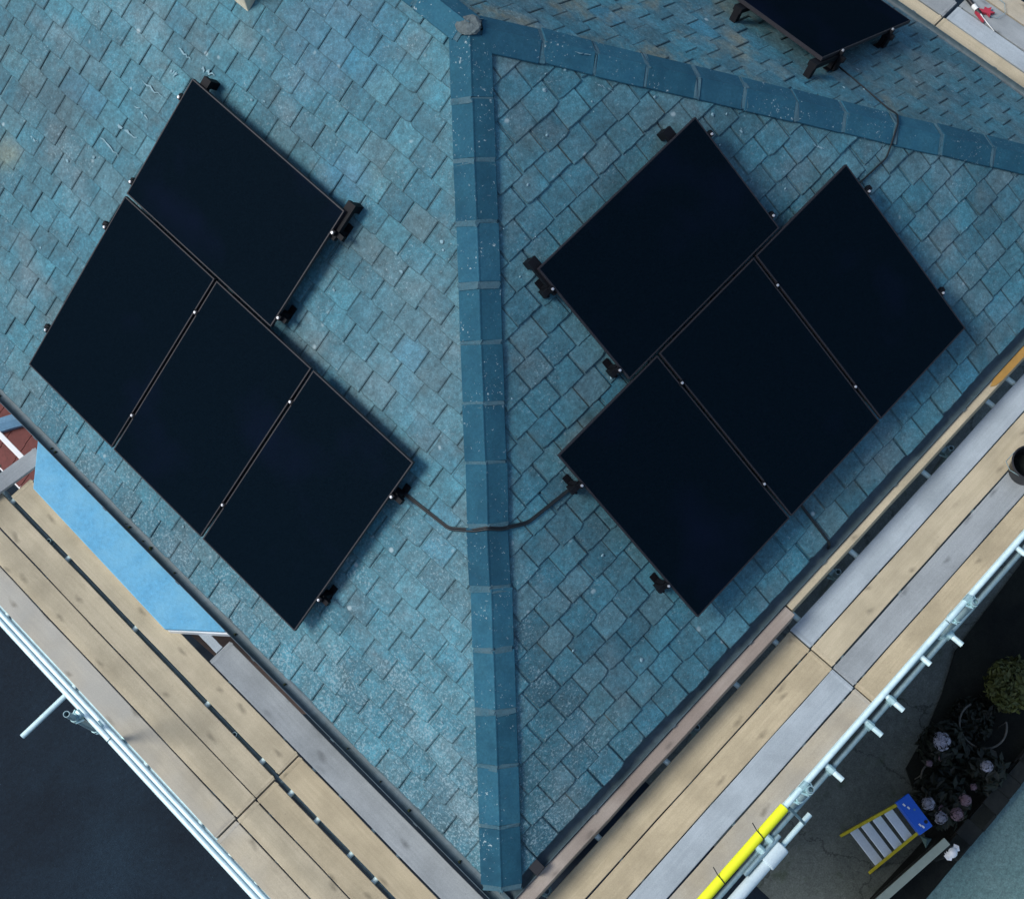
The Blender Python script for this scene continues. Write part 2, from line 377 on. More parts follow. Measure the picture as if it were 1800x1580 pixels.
bed = [(2.3, -3.02), (2.3, -2.56), (3.7, -2.62), (3.95, -2.3), (4.15, -1.98), (4.6, -1.9), (5.1, -1.75), (5.6, -1.55), (8, -1.4), (8, -3.02)]
g.prism(bed, GZ, GZ + .08)
tag(g.build('planting_bed', 'soil'), 'dark soil planting bed with hydrangeas along the garden wall', 'flower bed', kind='structure')

# ------------------------------------------------------------------ house
house = tag(empty('house', (HW, 0, GZ)), 'house with blue-grey slate hipped roof and dark gutters under solar panels', 'house')
def hpart(mb, name, mat, smooth=False):
    o = mb.build(name, mat, smooth=smooth); o.parent = house; o.matrix_parent_inverse = Matrix.Translation((-HW, 0, -GZ)); return o
b_ = MB(); b_.box(.32, W - .32, .32, .55, GZ, -.12); b_.box(.32, .55, .55, YB, GZ, -.12); b_.box(W - .55, W - .32, .55, YB, GZ, -.12); b_.box(.55, W - .55, YB - .23, YB, GZ, -.12)
hpart(b_, 'wall', 'brick')
b_ = MB(); b_.box(.02, .045, .0, YB, -.22, -.03); b_.box(.045, .34, .0, YB, -.2, -.18)
b2 = MB(); b2.box(.045, W - .045, .02, .045, -.22, -.03); b2.box(.3, W - .3, .045, .34, -.205, -.185)
b3 = MB(); b3.box(W - .045, W - .02, .0, YB, -.22, -.03); b3.box(W - .34, W - .045, .35, YB, -.2, -.18)
for q in (b_, b2, b3): hpart(q, 'fascia', 'fascia')

def slope_obj(mtx, poly):
    q = MB(); q.prism(poly, -.03, 0.0)
    o = q.build('roof_slope', 'deck'); o.parent = house
    o.matrix_parent_inverse = Matrix.Translation((-HW, 0, -GZ)); o.matrix_basis = mtx
    return o
slL = slope_obj(FL, [(-YB, 0), (-.0, 0), (-HW, SL), (-YB, SL)])
slR = slope_obj(FR, [(0, 0), (W, 0), (HW, SL)])
slT = slope_obj(FT, [(0, 0), (YB, 0), (YB, SL), (HW, SL)])

# slates -------------------------------------------------------------
EXP, WID, LEN, TK = .212, .256, .445, .0092
def clip(poly, a, b_, c):                               # keep a*x+b*y+c>=0
    out = []
    for i in range(len(poly)):
        p, q = poly[i], poly[(i + 1) % len(poly)]
        dp, dq = a * p[0] + b_ * p[1] + c, a * q[0] + b_ * q[1] + c
        if dp >= 0: out.append(p)
        if (dp >= 0) != (dq >= 0):
            t = dp / (dp - dq); out.append((p[0] + t * (q[0] - p[0]), p[1] + t * (q[1] - p[1])))
    return out
def outline(rr, wd):
    h = wd / 2 - rr.uniform(.002, .0055)
    k = 6; lo = []
    for i in range(k + 1):
        x = -h + 2 * h * i / k; y = rr.gauss(0, .0017)
        if i in (0, k): y = abs(y) + (rr.uniform(.004, .016) if rr.random() < .14 else .001)
        lo.append((x, y))
    return lo + [(h + rr.gauss(0, .001), LEN * .5), (h, LEN), (-h, LEN), (-h + rr.gauss(0, .001), LEN * .5)]
def slate_prism(mb, poly, ou, ov, lift, rot, a):
    """poly in slate coords; lower end lifted over two thicknesses, dressed (chamfered) edges"""
    ca, sa = math.cos(rot), math.sin(rot); k = len(poly); vs = []
    cxm = sum(p[0] for p in poly) / k; cym = sum(p[1] for p in poly) / k
    inn = []
    for x, y in poly:
        dx, dy = cxm - x, cym - y
        inn.append((x + max(-.0085, min(.0085, dx * .5)), y + max(-.0085, min(.0085, dy * .5))))
    for lay_, pl in ((0, poly), (1, poly), (2, inn)):
        for x, y in pl:
            n_ = 2 * TK * (1 - y / LEN) + lift * (1 - y / LEN) + (0, TK * .55, TK)[lay_]
            vs.append((ou + x * ca - y * sa, ov + x * sa + y * ca, n_ + .001))
    fs = [tuple(range(k - 1, -1, -1)), tuple(range(2 * k, 3 * k))]
    fs += [(i, (i + 1) % k, k + (i + 1) % k, k + i) for i in range(k)]
    fs += [(k + i, k + (i + 1) % k, 2 * k + (i + 1) % k, 2 * k + i) for i in range(k)]
    mb.add(vs, fs, a)
    mb.e = getattr(mb, 'e', []) + [0.0, 0.0] + [1.0] * k + [.40] * k  # painted-shade mask: full on side faces, partial on the chamfer ring
variants = []
for i in range(24):
    q = MB(); rr = random.Random(100 + i)
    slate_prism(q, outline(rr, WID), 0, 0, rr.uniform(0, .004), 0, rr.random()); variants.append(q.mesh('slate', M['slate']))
CAMP = Vector((-0.0606, -0.9502, 11.7264)); FPX = 2521.26
def px(P):
    d = Vector(P) - CAMP; z = d.dot(RZ)
    return 900 + FPX * d.dot(RX) / z, 790 + FPX * d.dot(RY) / z, z
PANELS = []                                            # filled below for the "hidden" test: (face, u0,u1,v0,v1)
PW, PH, GAP, HN = 1.134, 1.79556, .0245, .21
uL, vL, uR, vR, aL, aR, utR = 2.57995, .46626, 2.59154, .48020, .00519, .00535, 3.42492
uT, vT = 2.60352, .53141
for i in range(3):
    PANELS.append(('L', uL + i * (PW + GAP), uL + i * (PW + GAP) + PW, vL, vL + PH))
    PANELS.append(('R', uR + i * (PW + GAP), uR + i * (PW + GAP) + PW, vR, vR + PH))
u1 = uL + 2 * (PW + GAP) + PW
PANELS.append(('L', u1 - PH, u1, vL + PH + GAP, vL + PH + GAP + PW))
PANELS.append(('R', utR, utR + PH, vR + PH + GAP, vR + PH + GAP + PW))
PANELS.append(('T', uT, uT + PW, vT, vT + PH))
def covered(face, u, v):
    return any(f == face and a - .02 < u < b_ + .02 and c - .02 < v < d + .02 for f, a, b_, c, d in PANELS)
cand = []                                              # every slate of the three slopes
def lay(face, so_, mtx, umin, umax, lo_fn, hi_fn):
    rr = random.Random(hash(face) % 1 + ord(face))
    rows = int(SL / EXP) + 1
    for r_ in range(rows):
        v0 = r_ * EXP - .012
        off = (r_ % 2) * WID / 2 + rr.uniform(-.02, .02)
        k0 = int((umin - off) / WID) - 1; k1 = int((umax - off) / WID) + 1
        for k in range(k0, k1 + 1):
            uc = off + k * WID + rr.gauss(0, .004)
            if uc < umin - WID or uc > umax + WID: continue
            l0, h0 = lo_fn(v0 + LEN), hi_fn(v0 + LEN)
            l1, h1 = lo_fn(v0), hi_fn(v0)
            whole = uc - WID / 2 > max(l0, l1) and uc + WID / 2 < min(h0, h1) and v0 + LEN < SL - .02
            if uc + WID / 2 < min(l0, l1) or uc - WID / 2 > max(h0, h1): continue
            if v0 + .03 > SL - .02: continue
            ty = 0.0; vv = v0 + rr.gauss(0, .0065)
            if rr.random() < .05: vv -= rr.uniform(.008, .02)
            rot = rr.gauss(0, .007); lift = abs(rr.gauss(0, .0035))
            su = -uc if face == 'L' else uc
            X, Y, Z = px(mtx @ Vector((su, v0 + EXP / 2, 0)))
            inview = -10 < X < 1810 and -10 < Y < 1590
            nn = mtx.to_3x3() @ Vector((0, 0, 1)); vd = (CAMP - mtx @ Vector((su, v0, 0))).normalized()
            score = nn.dot(vd) / Z ** 2
            if covered(face, uc, v0 + EXP / 2 + .02): score *= .0
            if not inview: score = -1
            cand.append([score, face, so_, uc, su, vv, rot, lift, whole, rr.random(), rr.randrange(24)])
lay('L', slL, FL, 0, YB, lambda v: v * cT, lambda v: YB)
lay('R', slR, FR, 0, W, lambda v: v * cT, lambda v: W - v * cT)
lay('T', slT, FT, 0, YB, lambda v: v * cT, lambda v: YB)
cand.sort(key=lambda t: -t[0])
rest = MB()
n_obj = 0
for sc_, face, so_, uc, su, vv, rot, lift, whole, rn, vi in cand:
    mtx = {'L': FL, 'R': FR, 'T': FT}[face]
    single = n_obj < 300 and sc_ > 0
    if whole and single:
        mm = Matrix.Translation((su, vv, lift)) @ Matrix.Rotation(rot, 4, 'Z') @ Matrix.Rotation(-lift * 2, 4, 'X')
        o = link('slate', variants[vi], so_, mm); n_obj += 1; continue
    rr = random.Random(int(rn * 1e9)); poly = outline(rr, WID)
    if not whole:
        # clip against hips, verge and ridge in slate coordinates (rotation ignored)
        if face == 'L':   lines = [(-1, -cT, su * -1 - vv * cT), ]
        elif face == 'R': lines = [(1, -cT, su - vv * cT), (-1, -cT, W - su - vv * cT)]
        else:             lines = [(1, -cT, su - vv * cT)]
        if face == 'L': lines.append((1, 0, YB + su))
        if face == 'T': lines.append((-1, 0, YB - su))
        lines.append((0, -1, SL - .01 - vv))
        for ln_ in lines:
            poly = clip(poly, *ln_)
            if len(poly) < 3: break
        if len(poly) < 3: continue
        area = sum(poly[i][0] * poly[(i + 1) % len(poly)][1] - poly[(i + 1) % len(poly)][0] * poly[i][1] for i in range(len(poly)))
        if area < .004: continue
        rot = 0
    if single:
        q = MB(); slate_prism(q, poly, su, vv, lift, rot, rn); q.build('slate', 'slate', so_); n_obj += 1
    else:
        q = MB(); slate_prism(q, poly, su, vv, lift, rot, rn)
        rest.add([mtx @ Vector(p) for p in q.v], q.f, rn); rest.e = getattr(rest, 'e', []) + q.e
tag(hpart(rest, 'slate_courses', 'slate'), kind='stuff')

for so_, pl in ((slL, [(-YB, -.008), (-.02, -.008), (-.27, .30), (-YB, .30)]), (slR, [(.02, -.008), (W - .02, -.008), (W - .27, .30), (.27, .30)]), (slT, [(.02, -.008), (YB, -.008), (YB, .30), (.27, .30)])):
    q = MB(); q.prism(pl, .0006, .0105, a=.3); q.build('eaves_course', 'slate', so_)

# hip and ridge tiles ----------------------------------------------------
def hip_frame(p0, p1, a_dir, b_dir):
    h = (p1 - p0).normalized()
    wa = (a_dir - h * a_dir.dot(h)).normalized(); wb = (b_dir - h * b_dir.dot(h)).normalized()
    return h, wa, wb
def angled_tile(p0, h, wa, wb, na, nb, ln, wing, base, tk, jitter):
    """folded tile from p0 along h; wings lie above the two slopes"""
    q = MB(); up = (na + nb).normalized(); k = base / max(.3, up.dot(na))
    secs = []
    for t, dl in ((0, .0), (.5, .0), (1, .0)):
        o = p0 + h * (ln * t) + up * (k + dl) + jitter * t
        rd = .018
        top = [wa * wing, wa * rd - (na * 0), up * .004, wb * rd, wb * wing]
        pts = [o + d + up * tk for d in top] + [o + d for d in reversed(top)]
        secs.append(pts)
    L_ = len(secs[0]); vs = [p for s_ in secs for p in s_]; fs = []
    for i in range(len(secs) - 1):
        fs += [(i * L_ + j, i * L_ + (j + 1) % L_, (i + 1) * L_ + (j + 1) % L_, (i + 1) * L_ + j) for j in range(L_)]
    fs += [tuple(range(L_ - 1, -1, -1)), tuple(range((len(secs) - 1) * L_, len(secs) * L_))]
    return q.add(vs, fs)
NL, NR, NT = FL.to_3x3() @ Vector((0, 0, 1)), FR.to_3x3() @ Vector((0, 0, 1)), FT.to_3x3() @ Vector((0, 0, 1))
def run_tiles(ts, pt, wa_s, wb_s, na, nb, name, mats, wing, mort=.044):
    rr = random.Random(len(ts))
    for i in range(len(ts) - 1):
        p0, p1 = pt(ts[i]), pt(ts[i + 1]); h, wa, wb = hip_frame(p0, p1, wa_s, wb_s); ln = (p1 - p0).length
        j = Vector((rr.gauss(0, .004), rr.gauss(0, .004), rr.gauss(0, .003)))
        o = hpart(angled_tile(p0 + h * mort * .5 + Vector((rr.gauss(0, .003), rr.gauss(0, .003), 0)), h, wa, wb, na, nb, ln - mort * .6, wing, .034 + rr.uniform(0, .006), .017, j), name, mats[rr.randrange(len(mats))])
        soft(o, .004)
        mo = angled_tile(p0 - h * mort * .55, h, wa, wb, na, nb, mort * 1.15, wing - .008, .036 + rr.uniform(-.003, .005), .018, Vector((0, 0, 0)))
        mo.v = [(x + rr.gauss(0, .006), y + rr.gauss(0, .006), z + rr.gauss(0, .0025)) for x, y, z in mo.v]
        mm_ = mo.build('mortar_joint', 'mortar'); mm_.parent = o
        # bedding below the tile's edges
hz = Vector((1, 1, tT))
wL_ = Vector((0, 1, 0)); wR_ = Vector((1, 0, 0))
ts1 = [.02, .33, .637, .916, 1.228, 1.538, 1.846, 2.158, 2.451, 2.745, 3.031, 3.33, 3.627, 3.92, 4.235]
run_tiles(ts1, lambda t: hz * t, wL_, wR_, NL, NR, 'hip_tile', ['hip', 'hip2', 'hip'], .176)
ts2 = [.0, .28, .57, .86, 1.161, 1.505, 1.809, 2.133, 2.434, 2.746, 3.027, 3.315, 3.596, 3.884, 4.21]
run_tiles(ts2, lambda t: Vector((W, 0, 0)) + Vector((-1, 1, tT)) * t, Vector((-1, 0, 0)), Vector((0, 1, 0)), NR, NT, 'hip_tile', ['hip2', 'hip', 'hip2'], .172)
tsr = [HW + .02 + .45 * i for i in range(15)]
run_tiles(tsr, lambda t: Vector((HW, t, HW * tT)), FL.to_3x3() @ Vector((0, -1, 0)), FT.to_3x3() @ Vector((0, -1, 0)), NL, NT, 'ridge_tile', ['hip2'], .172)
# mortar bedding along each hip
for (p0, p1, wa, wb, na, nb) in ((hz * .02, hz * 4.2, wL_, wR_, NL, NR), (Vector((W, 0, 0)), Vector((W, 0, 0)) + Vector((-1, 1, tT)) * 4.2, Vector((-1, 0, 0)), Vector((0, 1, 0)), NR, NT)):
    h, wa2, wb2 = hip_frame(p0, p1, wa, wb)
    hpart(angled_tile(p0, h, wa2, wb2, na, nb, (p1 - p0).length, .150, .005, .026, Vector((0, 0, 0))), 'mortar_bedding', 'deck')
# apex mortar: lumpy blob
q = MB(); rr = random.Random(3); seg = 14; rings = 5; vs = []
for i in range(rings):
    ph = i / (rings - 1) * math.pi / 2
    for k in range(seg):
        a_ = 2 * math.pi * k / seg; r_ = .088 * math.cos(ph) * (1 + rr.uniform(-.22, .22))
        vs.append((r_ * math.cos(a_), r_ * math.sin(a_), .035 * math.sin(ph) + rr.uniform(-.006, .006)))
q.add([Vector(v) + APEX + Vector((.0, .0, .035)) for v in vs], [(i * seg + k, i * seg + (k + 1) % seg, (i + 1) * seg + (k + 1) % seg, (i + 1) * seg + k) for i in range(rings - 1) for k in range(seg)])
hpart(q, 'mortar_cap', 'apex_mortar')
# stray chips of mortar and lichen on the slope near the hips
q = MB()
for fn, n_ in ((onL, 26), (onR, 22), (onT, 16)):
    for i in range(n_):
        for tr in range(50):
            v_ = rr.uniform(.15, SL - .4); u_ = rr.uniform(v_ * cT + .25, (W - v_ * cT - .25) if fn is onR else 7.5)
            if u_ > v_ * cT + .2 and not covered('L' if fn is onL else 'R' if fn is onR else 'T', u_, v_): break
        k = 7; s_ = rr.uniform(.006, .019); el = rr.uniform(.5, 1)
        ring = [fn(u_ + s_ * math.cos(6.283 * j / k) * rr.uniform(.6, 1.2), v_ + el * s_ * math.sin(6.283 * j / k) * rr.uniform(.6, 1.2), .034) for j in range(k)]
        q.add(ring + [fn(u_, v_, .040)], [(j, (j + 1) % k, k) for j in range(k)])
def streak(fn, u0, v0, u1, v1, wd):
    k = 9; top, bot = [], []
    for i in range(k):
        t = i / (k - 1); w2 = wd * (.35 + .65 * math.sin(math.pi * min(1, t + .08))) * rr.uniform(.25, 1.25)
        u_ = u0 + (u1 - u0) * t; v_ = v0 + (v1 - v0) * t + rr.gauss(0, .007)
        top.append(fn(u_, v_ + w2, .0385)); bot.append(fn(u_, v_ - w2, .0385))
    q.add(top + bot, [(i, i + 1, k + i + 1, k + i) for i in range(k - 1) if rr.random() > .12])
for a_ in ((6.561, 3.079, 6.297, 3.089, .008), (6.5, 2.873, 6.295, 2.865, .007), (6.684, 2.453, 6.395, 2.44, .006), (6.558, 2.644, 6.329, 2.658, .015), (6.401, 3.507, 6.25, 3.497, .009),
           (6.109, 3.497, 5.97, 3.529, .022), (6.365, 3.311, 6.285, 3.319, .026), (7.293, 2.021, 7.20, 2.019, .01)):
    streak(onL, *a_)
for a_ in ((4.639, 4.385, 4.767, 4.421, .012), (4.792, 4.127, 4.86, 4.02, .014), (5.999, 2.555, 6.05, 2.47, .014), (5.759, 3.132, 5.80, 3.12, .024), (5.53, 3.071, 5.56, 3.08, .018)):
    streak(onR, *a_)
streak(onT, 3.60, 4.36, 3.68, 4.48, .02)
tag(hpart(q, 'lichen_spots', 'lichen'), kind='stuff')

# gutters -----------------------------------------------------------------
def gutter(p0, p1, out, name='gutter'):
    """half-round trough from p0 to p1, centre line offset 'out' from the fascia"""
    q = MB(); d = (p1 - p0).normalized(); ro, ri = .060, .055; up = Vector((0, 0, 1)); seg = 12
    prof = [(ro * math.cos(math.pi + math.pi * k / seg), ro * math.sin(math.pi + math.pi * k / seg)) for k in range(seg + 1)]
    prof += [(ri * math.cos(2 * math.pi - math.pi * k / seg), ri * math.sin(2 * math.pi - math.pi * k / seg)) for k in range(seg + 1)]
    L_ = len(prof); vs = [p0 + out * a + up * b__ for a, b__ in prof] + [p1 + out * a + up * b__ for a, b__ in prof]
    q.add(vs, [(j, (j + 1) % L_, L_ + (j + 1) % L_, L_ + j) for j in range(L_)] + [tuple(range(L_)), tuple(range(2 * L_ - 1, L_ - 1, -1))])
    g_ = hpart(q, name, 'gutter'); n_ = int((p1 - p0).length / .9)
    for i in range(1, n_):
        c = p0 + d * ((p1 - p0).length * i / n_); r_ = MB()
        r_.cyl(c - d * .02 - out * .0 - up * .003, c + d * .02 - up * .003, .0655, 16, caps=True)
        # keep only the lower half of the bracket: a strap under the trough
        vs2 = []
        s2 = MB(); pr_ = [(.0665 * math.cos(math.pi + math.pi * k / 10), .0665 * math.sin(math.pi + math.pi * k / 10)) for k in range(11)] + [(.0605 * math.cos(2 * math.pi - math.pi * k / 10), .0605 * math.sin(2 * math.pi - math.pi * k / 10)) for k in range(11)]
        vs2 = [c - d * .02 + out * a + up * b__ for a, b__ in pr_] + [c + d * .02 + out * a + up * b__ for a, b__ in pr_]
        L2 = len(pr_); s2.add(vs2, [(j, (j + 1) % L2, L2 + (j + 1) % L2, L2 + j) for j in range(L2)] + [tuple(range(L2)), tuple(range(2 * L2 - 1, L2 - 1, -1))])
        k_ = s2.build('gutter_bracket', 'gutter'); k_.parent = g_
    return g_
GO = .055
gL = gutter(Vector((-GO, -.11, -.055)), Vector((-GO, YB, -.055)), Vector((-1, 0, 0)))
gR = gutter(Vector((.0, -GO, -.058)), Vector((W + .0, -GO, -.058)), Vector((0, -1, 0)))
gT = gutter(Vector((W + GO + .04, -.11, -.055)), Vector((W + GO + .04, YB, -.055)), Vector((1, 0, 0)))
q = MB(); q.box(.27, .36, -.118, .01, -.10, .012); hpart(q, 'gutter_outlet', 'black_plastic')
# moss and silt lying in the gutters
def silt(y0, y1, fn, n_):
    q = MB(); rr = random.Random(int(y0 * 10))
    for i in range(n_):
        t = rr.uniform(y0, y1); c = fn(t); k = 6; s_ = rr.uniform(.006, .03)
        ring = [c + Vector((s_ * math.cos(6.283 * j / k) * rr.uniform(.5, 1), s_ * math.sin(6.283 * j / k) * rr.uniform(.5, 1), 0)) for j in range(k)]
        q.add(ring + [c + Vector((0, 0, .02))], [(j, (j + 1) % k, k) for j in range(k)])
    tag(hpart(q, 'gutter_moss', 'moss'), kind='stuff')
silt(0, 9, lambda t: Vector((-GO - .02, t, -.100)), 26)

# bay roof ------------------------------------------------------------------
q = MB(); q.prism([(-.02, 5.72), (-.10, 5.80), (-.435, 5.46), (-.465, 3.62), (-.12, 3.22), (-.02, 3.32)], -.27, -.22)
soft(hpart(q, 'bay_roof', 'bay'), .008)
q = MB(); q.prism([(-.03, 5.70), (-.11, 5.77), (-.425, 5.45), (-.455, 3.60), (-.105, 3.185), (-.03, 3.30)], -.36, -.272)
hpart(q, 'bay_fascia', 'upvc')
q = MB(); q.prism([(.1, 5.6), (-.05, 5.66), (-.36, 5.4), (-.36, 3.68), (-.06, 3.36), (.1, 3.36)], GZ, -.361)
hpart(q, 'bay_wall', 'brick')
# red tiled lean-to on the left
po = MB(); 
q = MB()
for i in range(8):
    for k in range(5):
        y0 = 6.55 + i * .23; v0 = k * .22
        q.add([Vector((.3 - v0 * .9 - d * .24, y0 + e * .222, -2.2 - v0 * .45 - d * .11 + .02 * (1 - e * 0) * d + t)) for t in (0, .018) for d, e in ((0, 0), (1, 0), (1, 1), (0, 1))],
              [(3, 2, 1, 0), (4, 5, 6, 7), (0, 1, 5, 4), (1, 2, 6, 5), (2, 3, 7, 6), (3, 0, 4, 7)])
lean = tag(empty('porch_roof', (-.2, 7.4, GZ)), 'red clay tiled porch roof with blue lead strip beside the left gutter', 'roof')
for i in range(8):
    for k in range(5):
        q = MB(); y0 = 6.4 + i * .24; v0 = k * .2
        q.add([Vector((.35 - v0 * .9 - d * .24, y0 + e * .232, -2.2 - v0 * .45 - d * .10 + t)) - lean.location for t in (0, .018) for d, e in ((0, 0), (1, 0), (1, 1), (0, 1))],
              [(3, 2, 1, 0), (4, 5, 6, 7), (0, 1, 5, 4), (1, 2, 6, 5), (2, 3, 7, 6), (3, 0, 4, 7)])
        q.build('roof_tile', 'red_tile', lean)
q = MB(); q.path([Vector((.32, 6.95, -2.17)) - lean.location, Vector((-.15, 7.35, -2.36)) - lean.location, Vector((-.75, 7.85, -2.66)) - lean.location], .085, 6); q.build('lead_strip', 'lead', lean)
q = MB(); q.box(-.62, -.56, 6.3, 8.4, -2.78, -2.64, Matrix.Translation(-lean.location)); q.build('white_gutter', 'upvc', lean)
q = MB(); q.box(-.5, .3, 6.5, 8.3, GZ, -2.75, Matrix.Translation(-lean.location)); q.build('wall', 'brick', lean)
# chimney: only its foot shows at the top edge of the picture
q = MB(); q.box(3.43, 4.0, 6.0, 6.8, 1.9, 4.4)
soft(hpart(q, 'chimney', 'chimney'), .01)

# ------------------------------------------------------------------ solar panels
def panel_matrix(face, u0, v0, a=0.0, ur=0.0, vr=0.0):
    """lower-left corner at (u0,v0) in photo-side u; rotated by a about (ur,vr)"""
    u = ur + (u0 - ur) - a * (v0 - vr); v = vr + (v0 - vr) + a * (u0 - ur)
    return u, v
def solar_panel(face, u0, v0, wd, ht, a, ur, vr, label, group):
    """u0 smallest u; built with its own local frame: x along slope contour, y up slope, z out of the roof"""
    mtx = {'L': FL, 'R': FR, 'T': FT}[face]
    u, v = panel_matrix(face, u0, v0, a, ur, vr)
    if face == 'L': loc = Matrix.Translation((-u, v, 0)) @ Matrix.Rotation(-a, 4, 'Z') @ Matrix.Translation((-wd, 0, 0))
    else: loc = Matrix.Translation((u, v, 0)) @ Matrix.Rotation(a, 4, 'Z')
    root = tag(empty('solar_panel', mw=mtx @ loc @ Matrix.Translation((0, 0, HN - .035))), label, 'solar panel', group)
    f = MB(); fw, t0, t1 = .011, 0, .035
    f.box(0, wd, 0, fw, t0, t1); f.box(0, wd, ht - fw, ht, t0, t1)
    f.box(0, fw, fw, ht - fw, t0, t1 - .0003); f.box(wd - fw, wd, fw, ht - fw, t0, t1 - .0003)
    soft(f.build('frame', 'frame', root), .0012, 1)
    g_ = MB(); g_.box(fw, wd - fw, fw, ht - fw, .027, .0335); g_.build('glass', 'glass', root)
    k = MB(); k.box(fw + .004, wd - fw - .004, fw + .004, ht - fw - .004, .022, .0265); k.build('backsheet', 'rail', root)
    j = MB(); j.box(wd / 2 - .06, wd / 2 + .06, ht - .16, ht - .08, .002, .0215); j.build('junction_box', 'black_plastic', root)
    return root
GLa, GRa = 'panels of the left array', 'panels of the right array'
s_ = PW + GAP
solar_panel('L', uL, vL, PW, PH, aL, uL, vL, 'upright black solar panel of the left array nearest the central hip and bottom corner', GLa)
solar_panel('L', uL + s_, vL, PW, PH, aL, uL, vL, 'middle of the three upright black solar panels on the left slope', GLa)
solar_panel('L', uL + 2 * s_, vL, PW, PH, aL, uL, vL, 'leftmost upright black solar panel on the left slope, farthest from the hip', GLa)
solar_panel('L', u1 - PH, vL + PH + GAP, PH, PW, aL, uL, vL, 'sideways black solar panel above the others on the left slope', GLa)
solar_panel('R', uR, vR, PW, PH, aR, uR, vR, 'upright black solar panel of the right array nearest the central hip', GRa)
solar_panel('R', uR + s_, vR, PW, PH, aR, uR, vR, 'middle of the three upright black solar panels on the right slope', GRa)
solar_panel('R', uR + 2 * s_, vR, PW, PH, aR, uR, vR, 'rightmost upright black solar panel on the right slope', GRa)
solar_panel('R', utR, vR + PH + GAP, PH, PW, aR, uR, vR, 'sideways black solar panel above the others on the right slope', GRa)
solar_panel('T', uT, vT, PW, PH, 0, uT, vT, 'black solar panel at the top edge on the slope beyond the right hip', 'panel beyond the hip')

def clampset(face, root, u, v, kind, flip=0):
    """aluminium clamp with bright bolt, in the slope's own coordinates relative to root"""
    su = -u if face == 'L' else u
    q = MB(); q.box(su - .022, su + .022, v - .02, v + .02, HN - .034, HN + (.0035 if kind == 'mid' else .004))
    c_ = q.build('clamp', 'rail', root)
    r_ = MB(); r_.cyl((su, v, HN + .004), (su, v, HN + .013), .0125, 6); r_.cyl((su, v, HN + .0125), (su, v, HN + .018), .007, 8)
    r_.build('bolt', 'bolt', c_)
def mounting_rail(face, ua, ub, v, a, ur, vr, label, clamps, feet=(), group='mounting rails'):
    mtx = {'L': FL, 'R': FR, 'T': FT}[face]
    rot = Matrix.Identity(4)
    if a:
        pv = Vector((-ur if face == 'L' else ur, vr, 0)); rot = Matrix.Translation(pv) @ Matrix.Rotation(-a if face == 'L' else a, 4, 'Z') @ Matrix.Translation(-pv)
    org = Matrix.Translation((-(ua + ub) / 2 if face == 'L' else (ua + ub) / 2, v, 0))
    root = tag(empty('mounting_rail', mw=mtx @ rot @ org), label, 'rail', group)
    inv = org.inverted(); sg = -1 if face == 'L' else 1
    def fix(o):
        o.matrix_local = inv; return o
    a_, b__ = sorted((sg * ua, sg * ub))
    q = MB(); q.box(a_, b__, v - .02, v + .02, HN - .08, HN - .0355); fix(q.build('bar', 'rail', root))
    for u, kind in clamps:
        su = sg * u; q = MB()
        hw = .009 if kind == 'mid' else .016
        q.box(su - hw, su + hw, v - .02, v + .02, HN - .034, HN + .003)
        if kind == 'mid': q.box(su - .020, su + .020, v - .0195, v + .0195, HN + .0032, HN + .007)
        c_ = fix(q.build('clamp', 'rail', root))
        r_ = MB(); r_.cyl((su, v, HN + .004), (su, v, HN + .016), .0115, 6); r_.cyl((su, v, HN + .0155), (su, v, HN + .021), .007, 8)
        r_.build('bolt', 'bolt', c_)
    n_ = max(2, int((ub - ua) / .9))
    for i in range(n_):
        u = ua + .08 + (ub - ua - .16) * i / (n_ - 1); su = sg * u
        q = MB(); q.box(su - .028, su + .028, v - .06, v + .09, .027, .034); q.box(su - .018, su + .018, v + .022, v + .03, .034, HN - .04); q.box(su - .02, su + .02, v - .02, v + .021, .036, HN - .081); q.box(su - .05, su - .03, v - .05, v + .02, .03, HN - .081)
        fix(q.build('roof_hook', 'rail', root))
    for u, ext in feet:                                   # black end plates standing up-slope of the top edge
        su = sg * u; q = MB(); q.box(su - .040, su + .040, v - .06, v + ext, HN - .082, HN - .037); q.box(su - .03, su + .03, v + ext - .07, v + ext - .005, .028, HN - .083)
        fix(q.build('end_bracket', 'rail', root))
    return root
eL, eR = uL - .05, uL + 3 * PW + 2 * GAP + .05
mid = [uL + PW + GAP / 2, uL + 2 * PW + 1.5 * GAP]
fr = lambda us, e: [(u, 'mid') for u in us] + e
mounting_rail('L', eL - .035, eR + .03, vL + .367, aL, uL, vL, 'lowest black mounting rail under the left array', fr(mid, [(uL - .018, 'end'), (eR - .032, 'end')]))
mounting_rail('L', eL - .045, eR + .035, vL + 1.463, aL, uL, vL, 'second black mounting rail up under the left array', fr(mid, [(uL - .018, 'end'), (eR - .032, 'end')]))
mounting_rail('L', u1 - PH - .07, u1 + .06, vL + 1.926, aL, uL, vL, 'lower black rail under the sideways panel on the left slope', [(u1 - PH - .018, 'end'), (u1 + .018, 'end')])
mounting_rail('L', u1 - PH - .10, u1 + .06, vL + 2.761, aL, uL, vL, 'topmost black rail on the left slope, its end showing at the panel corner', [(u1 - PH - .018, 'end'), (u1 + .018, 'end')], [(u1 - PH + .0, .27), (u1 - .10, .265)])
eL, eR = uR - .05, uR + 3 * PW + 2 * GAP + .05; mid = [uR + PW + GAP / 2, uR + 2 * PW + 1.5 * GAP]
mounting_rail('R', eL - .045, eR + .03, vR + .379, aR, uR, vR, 'lowest black mounting rail under the right array', fr(mid, [(uR - .018, 'end'), (eR - .032, 'end')]))
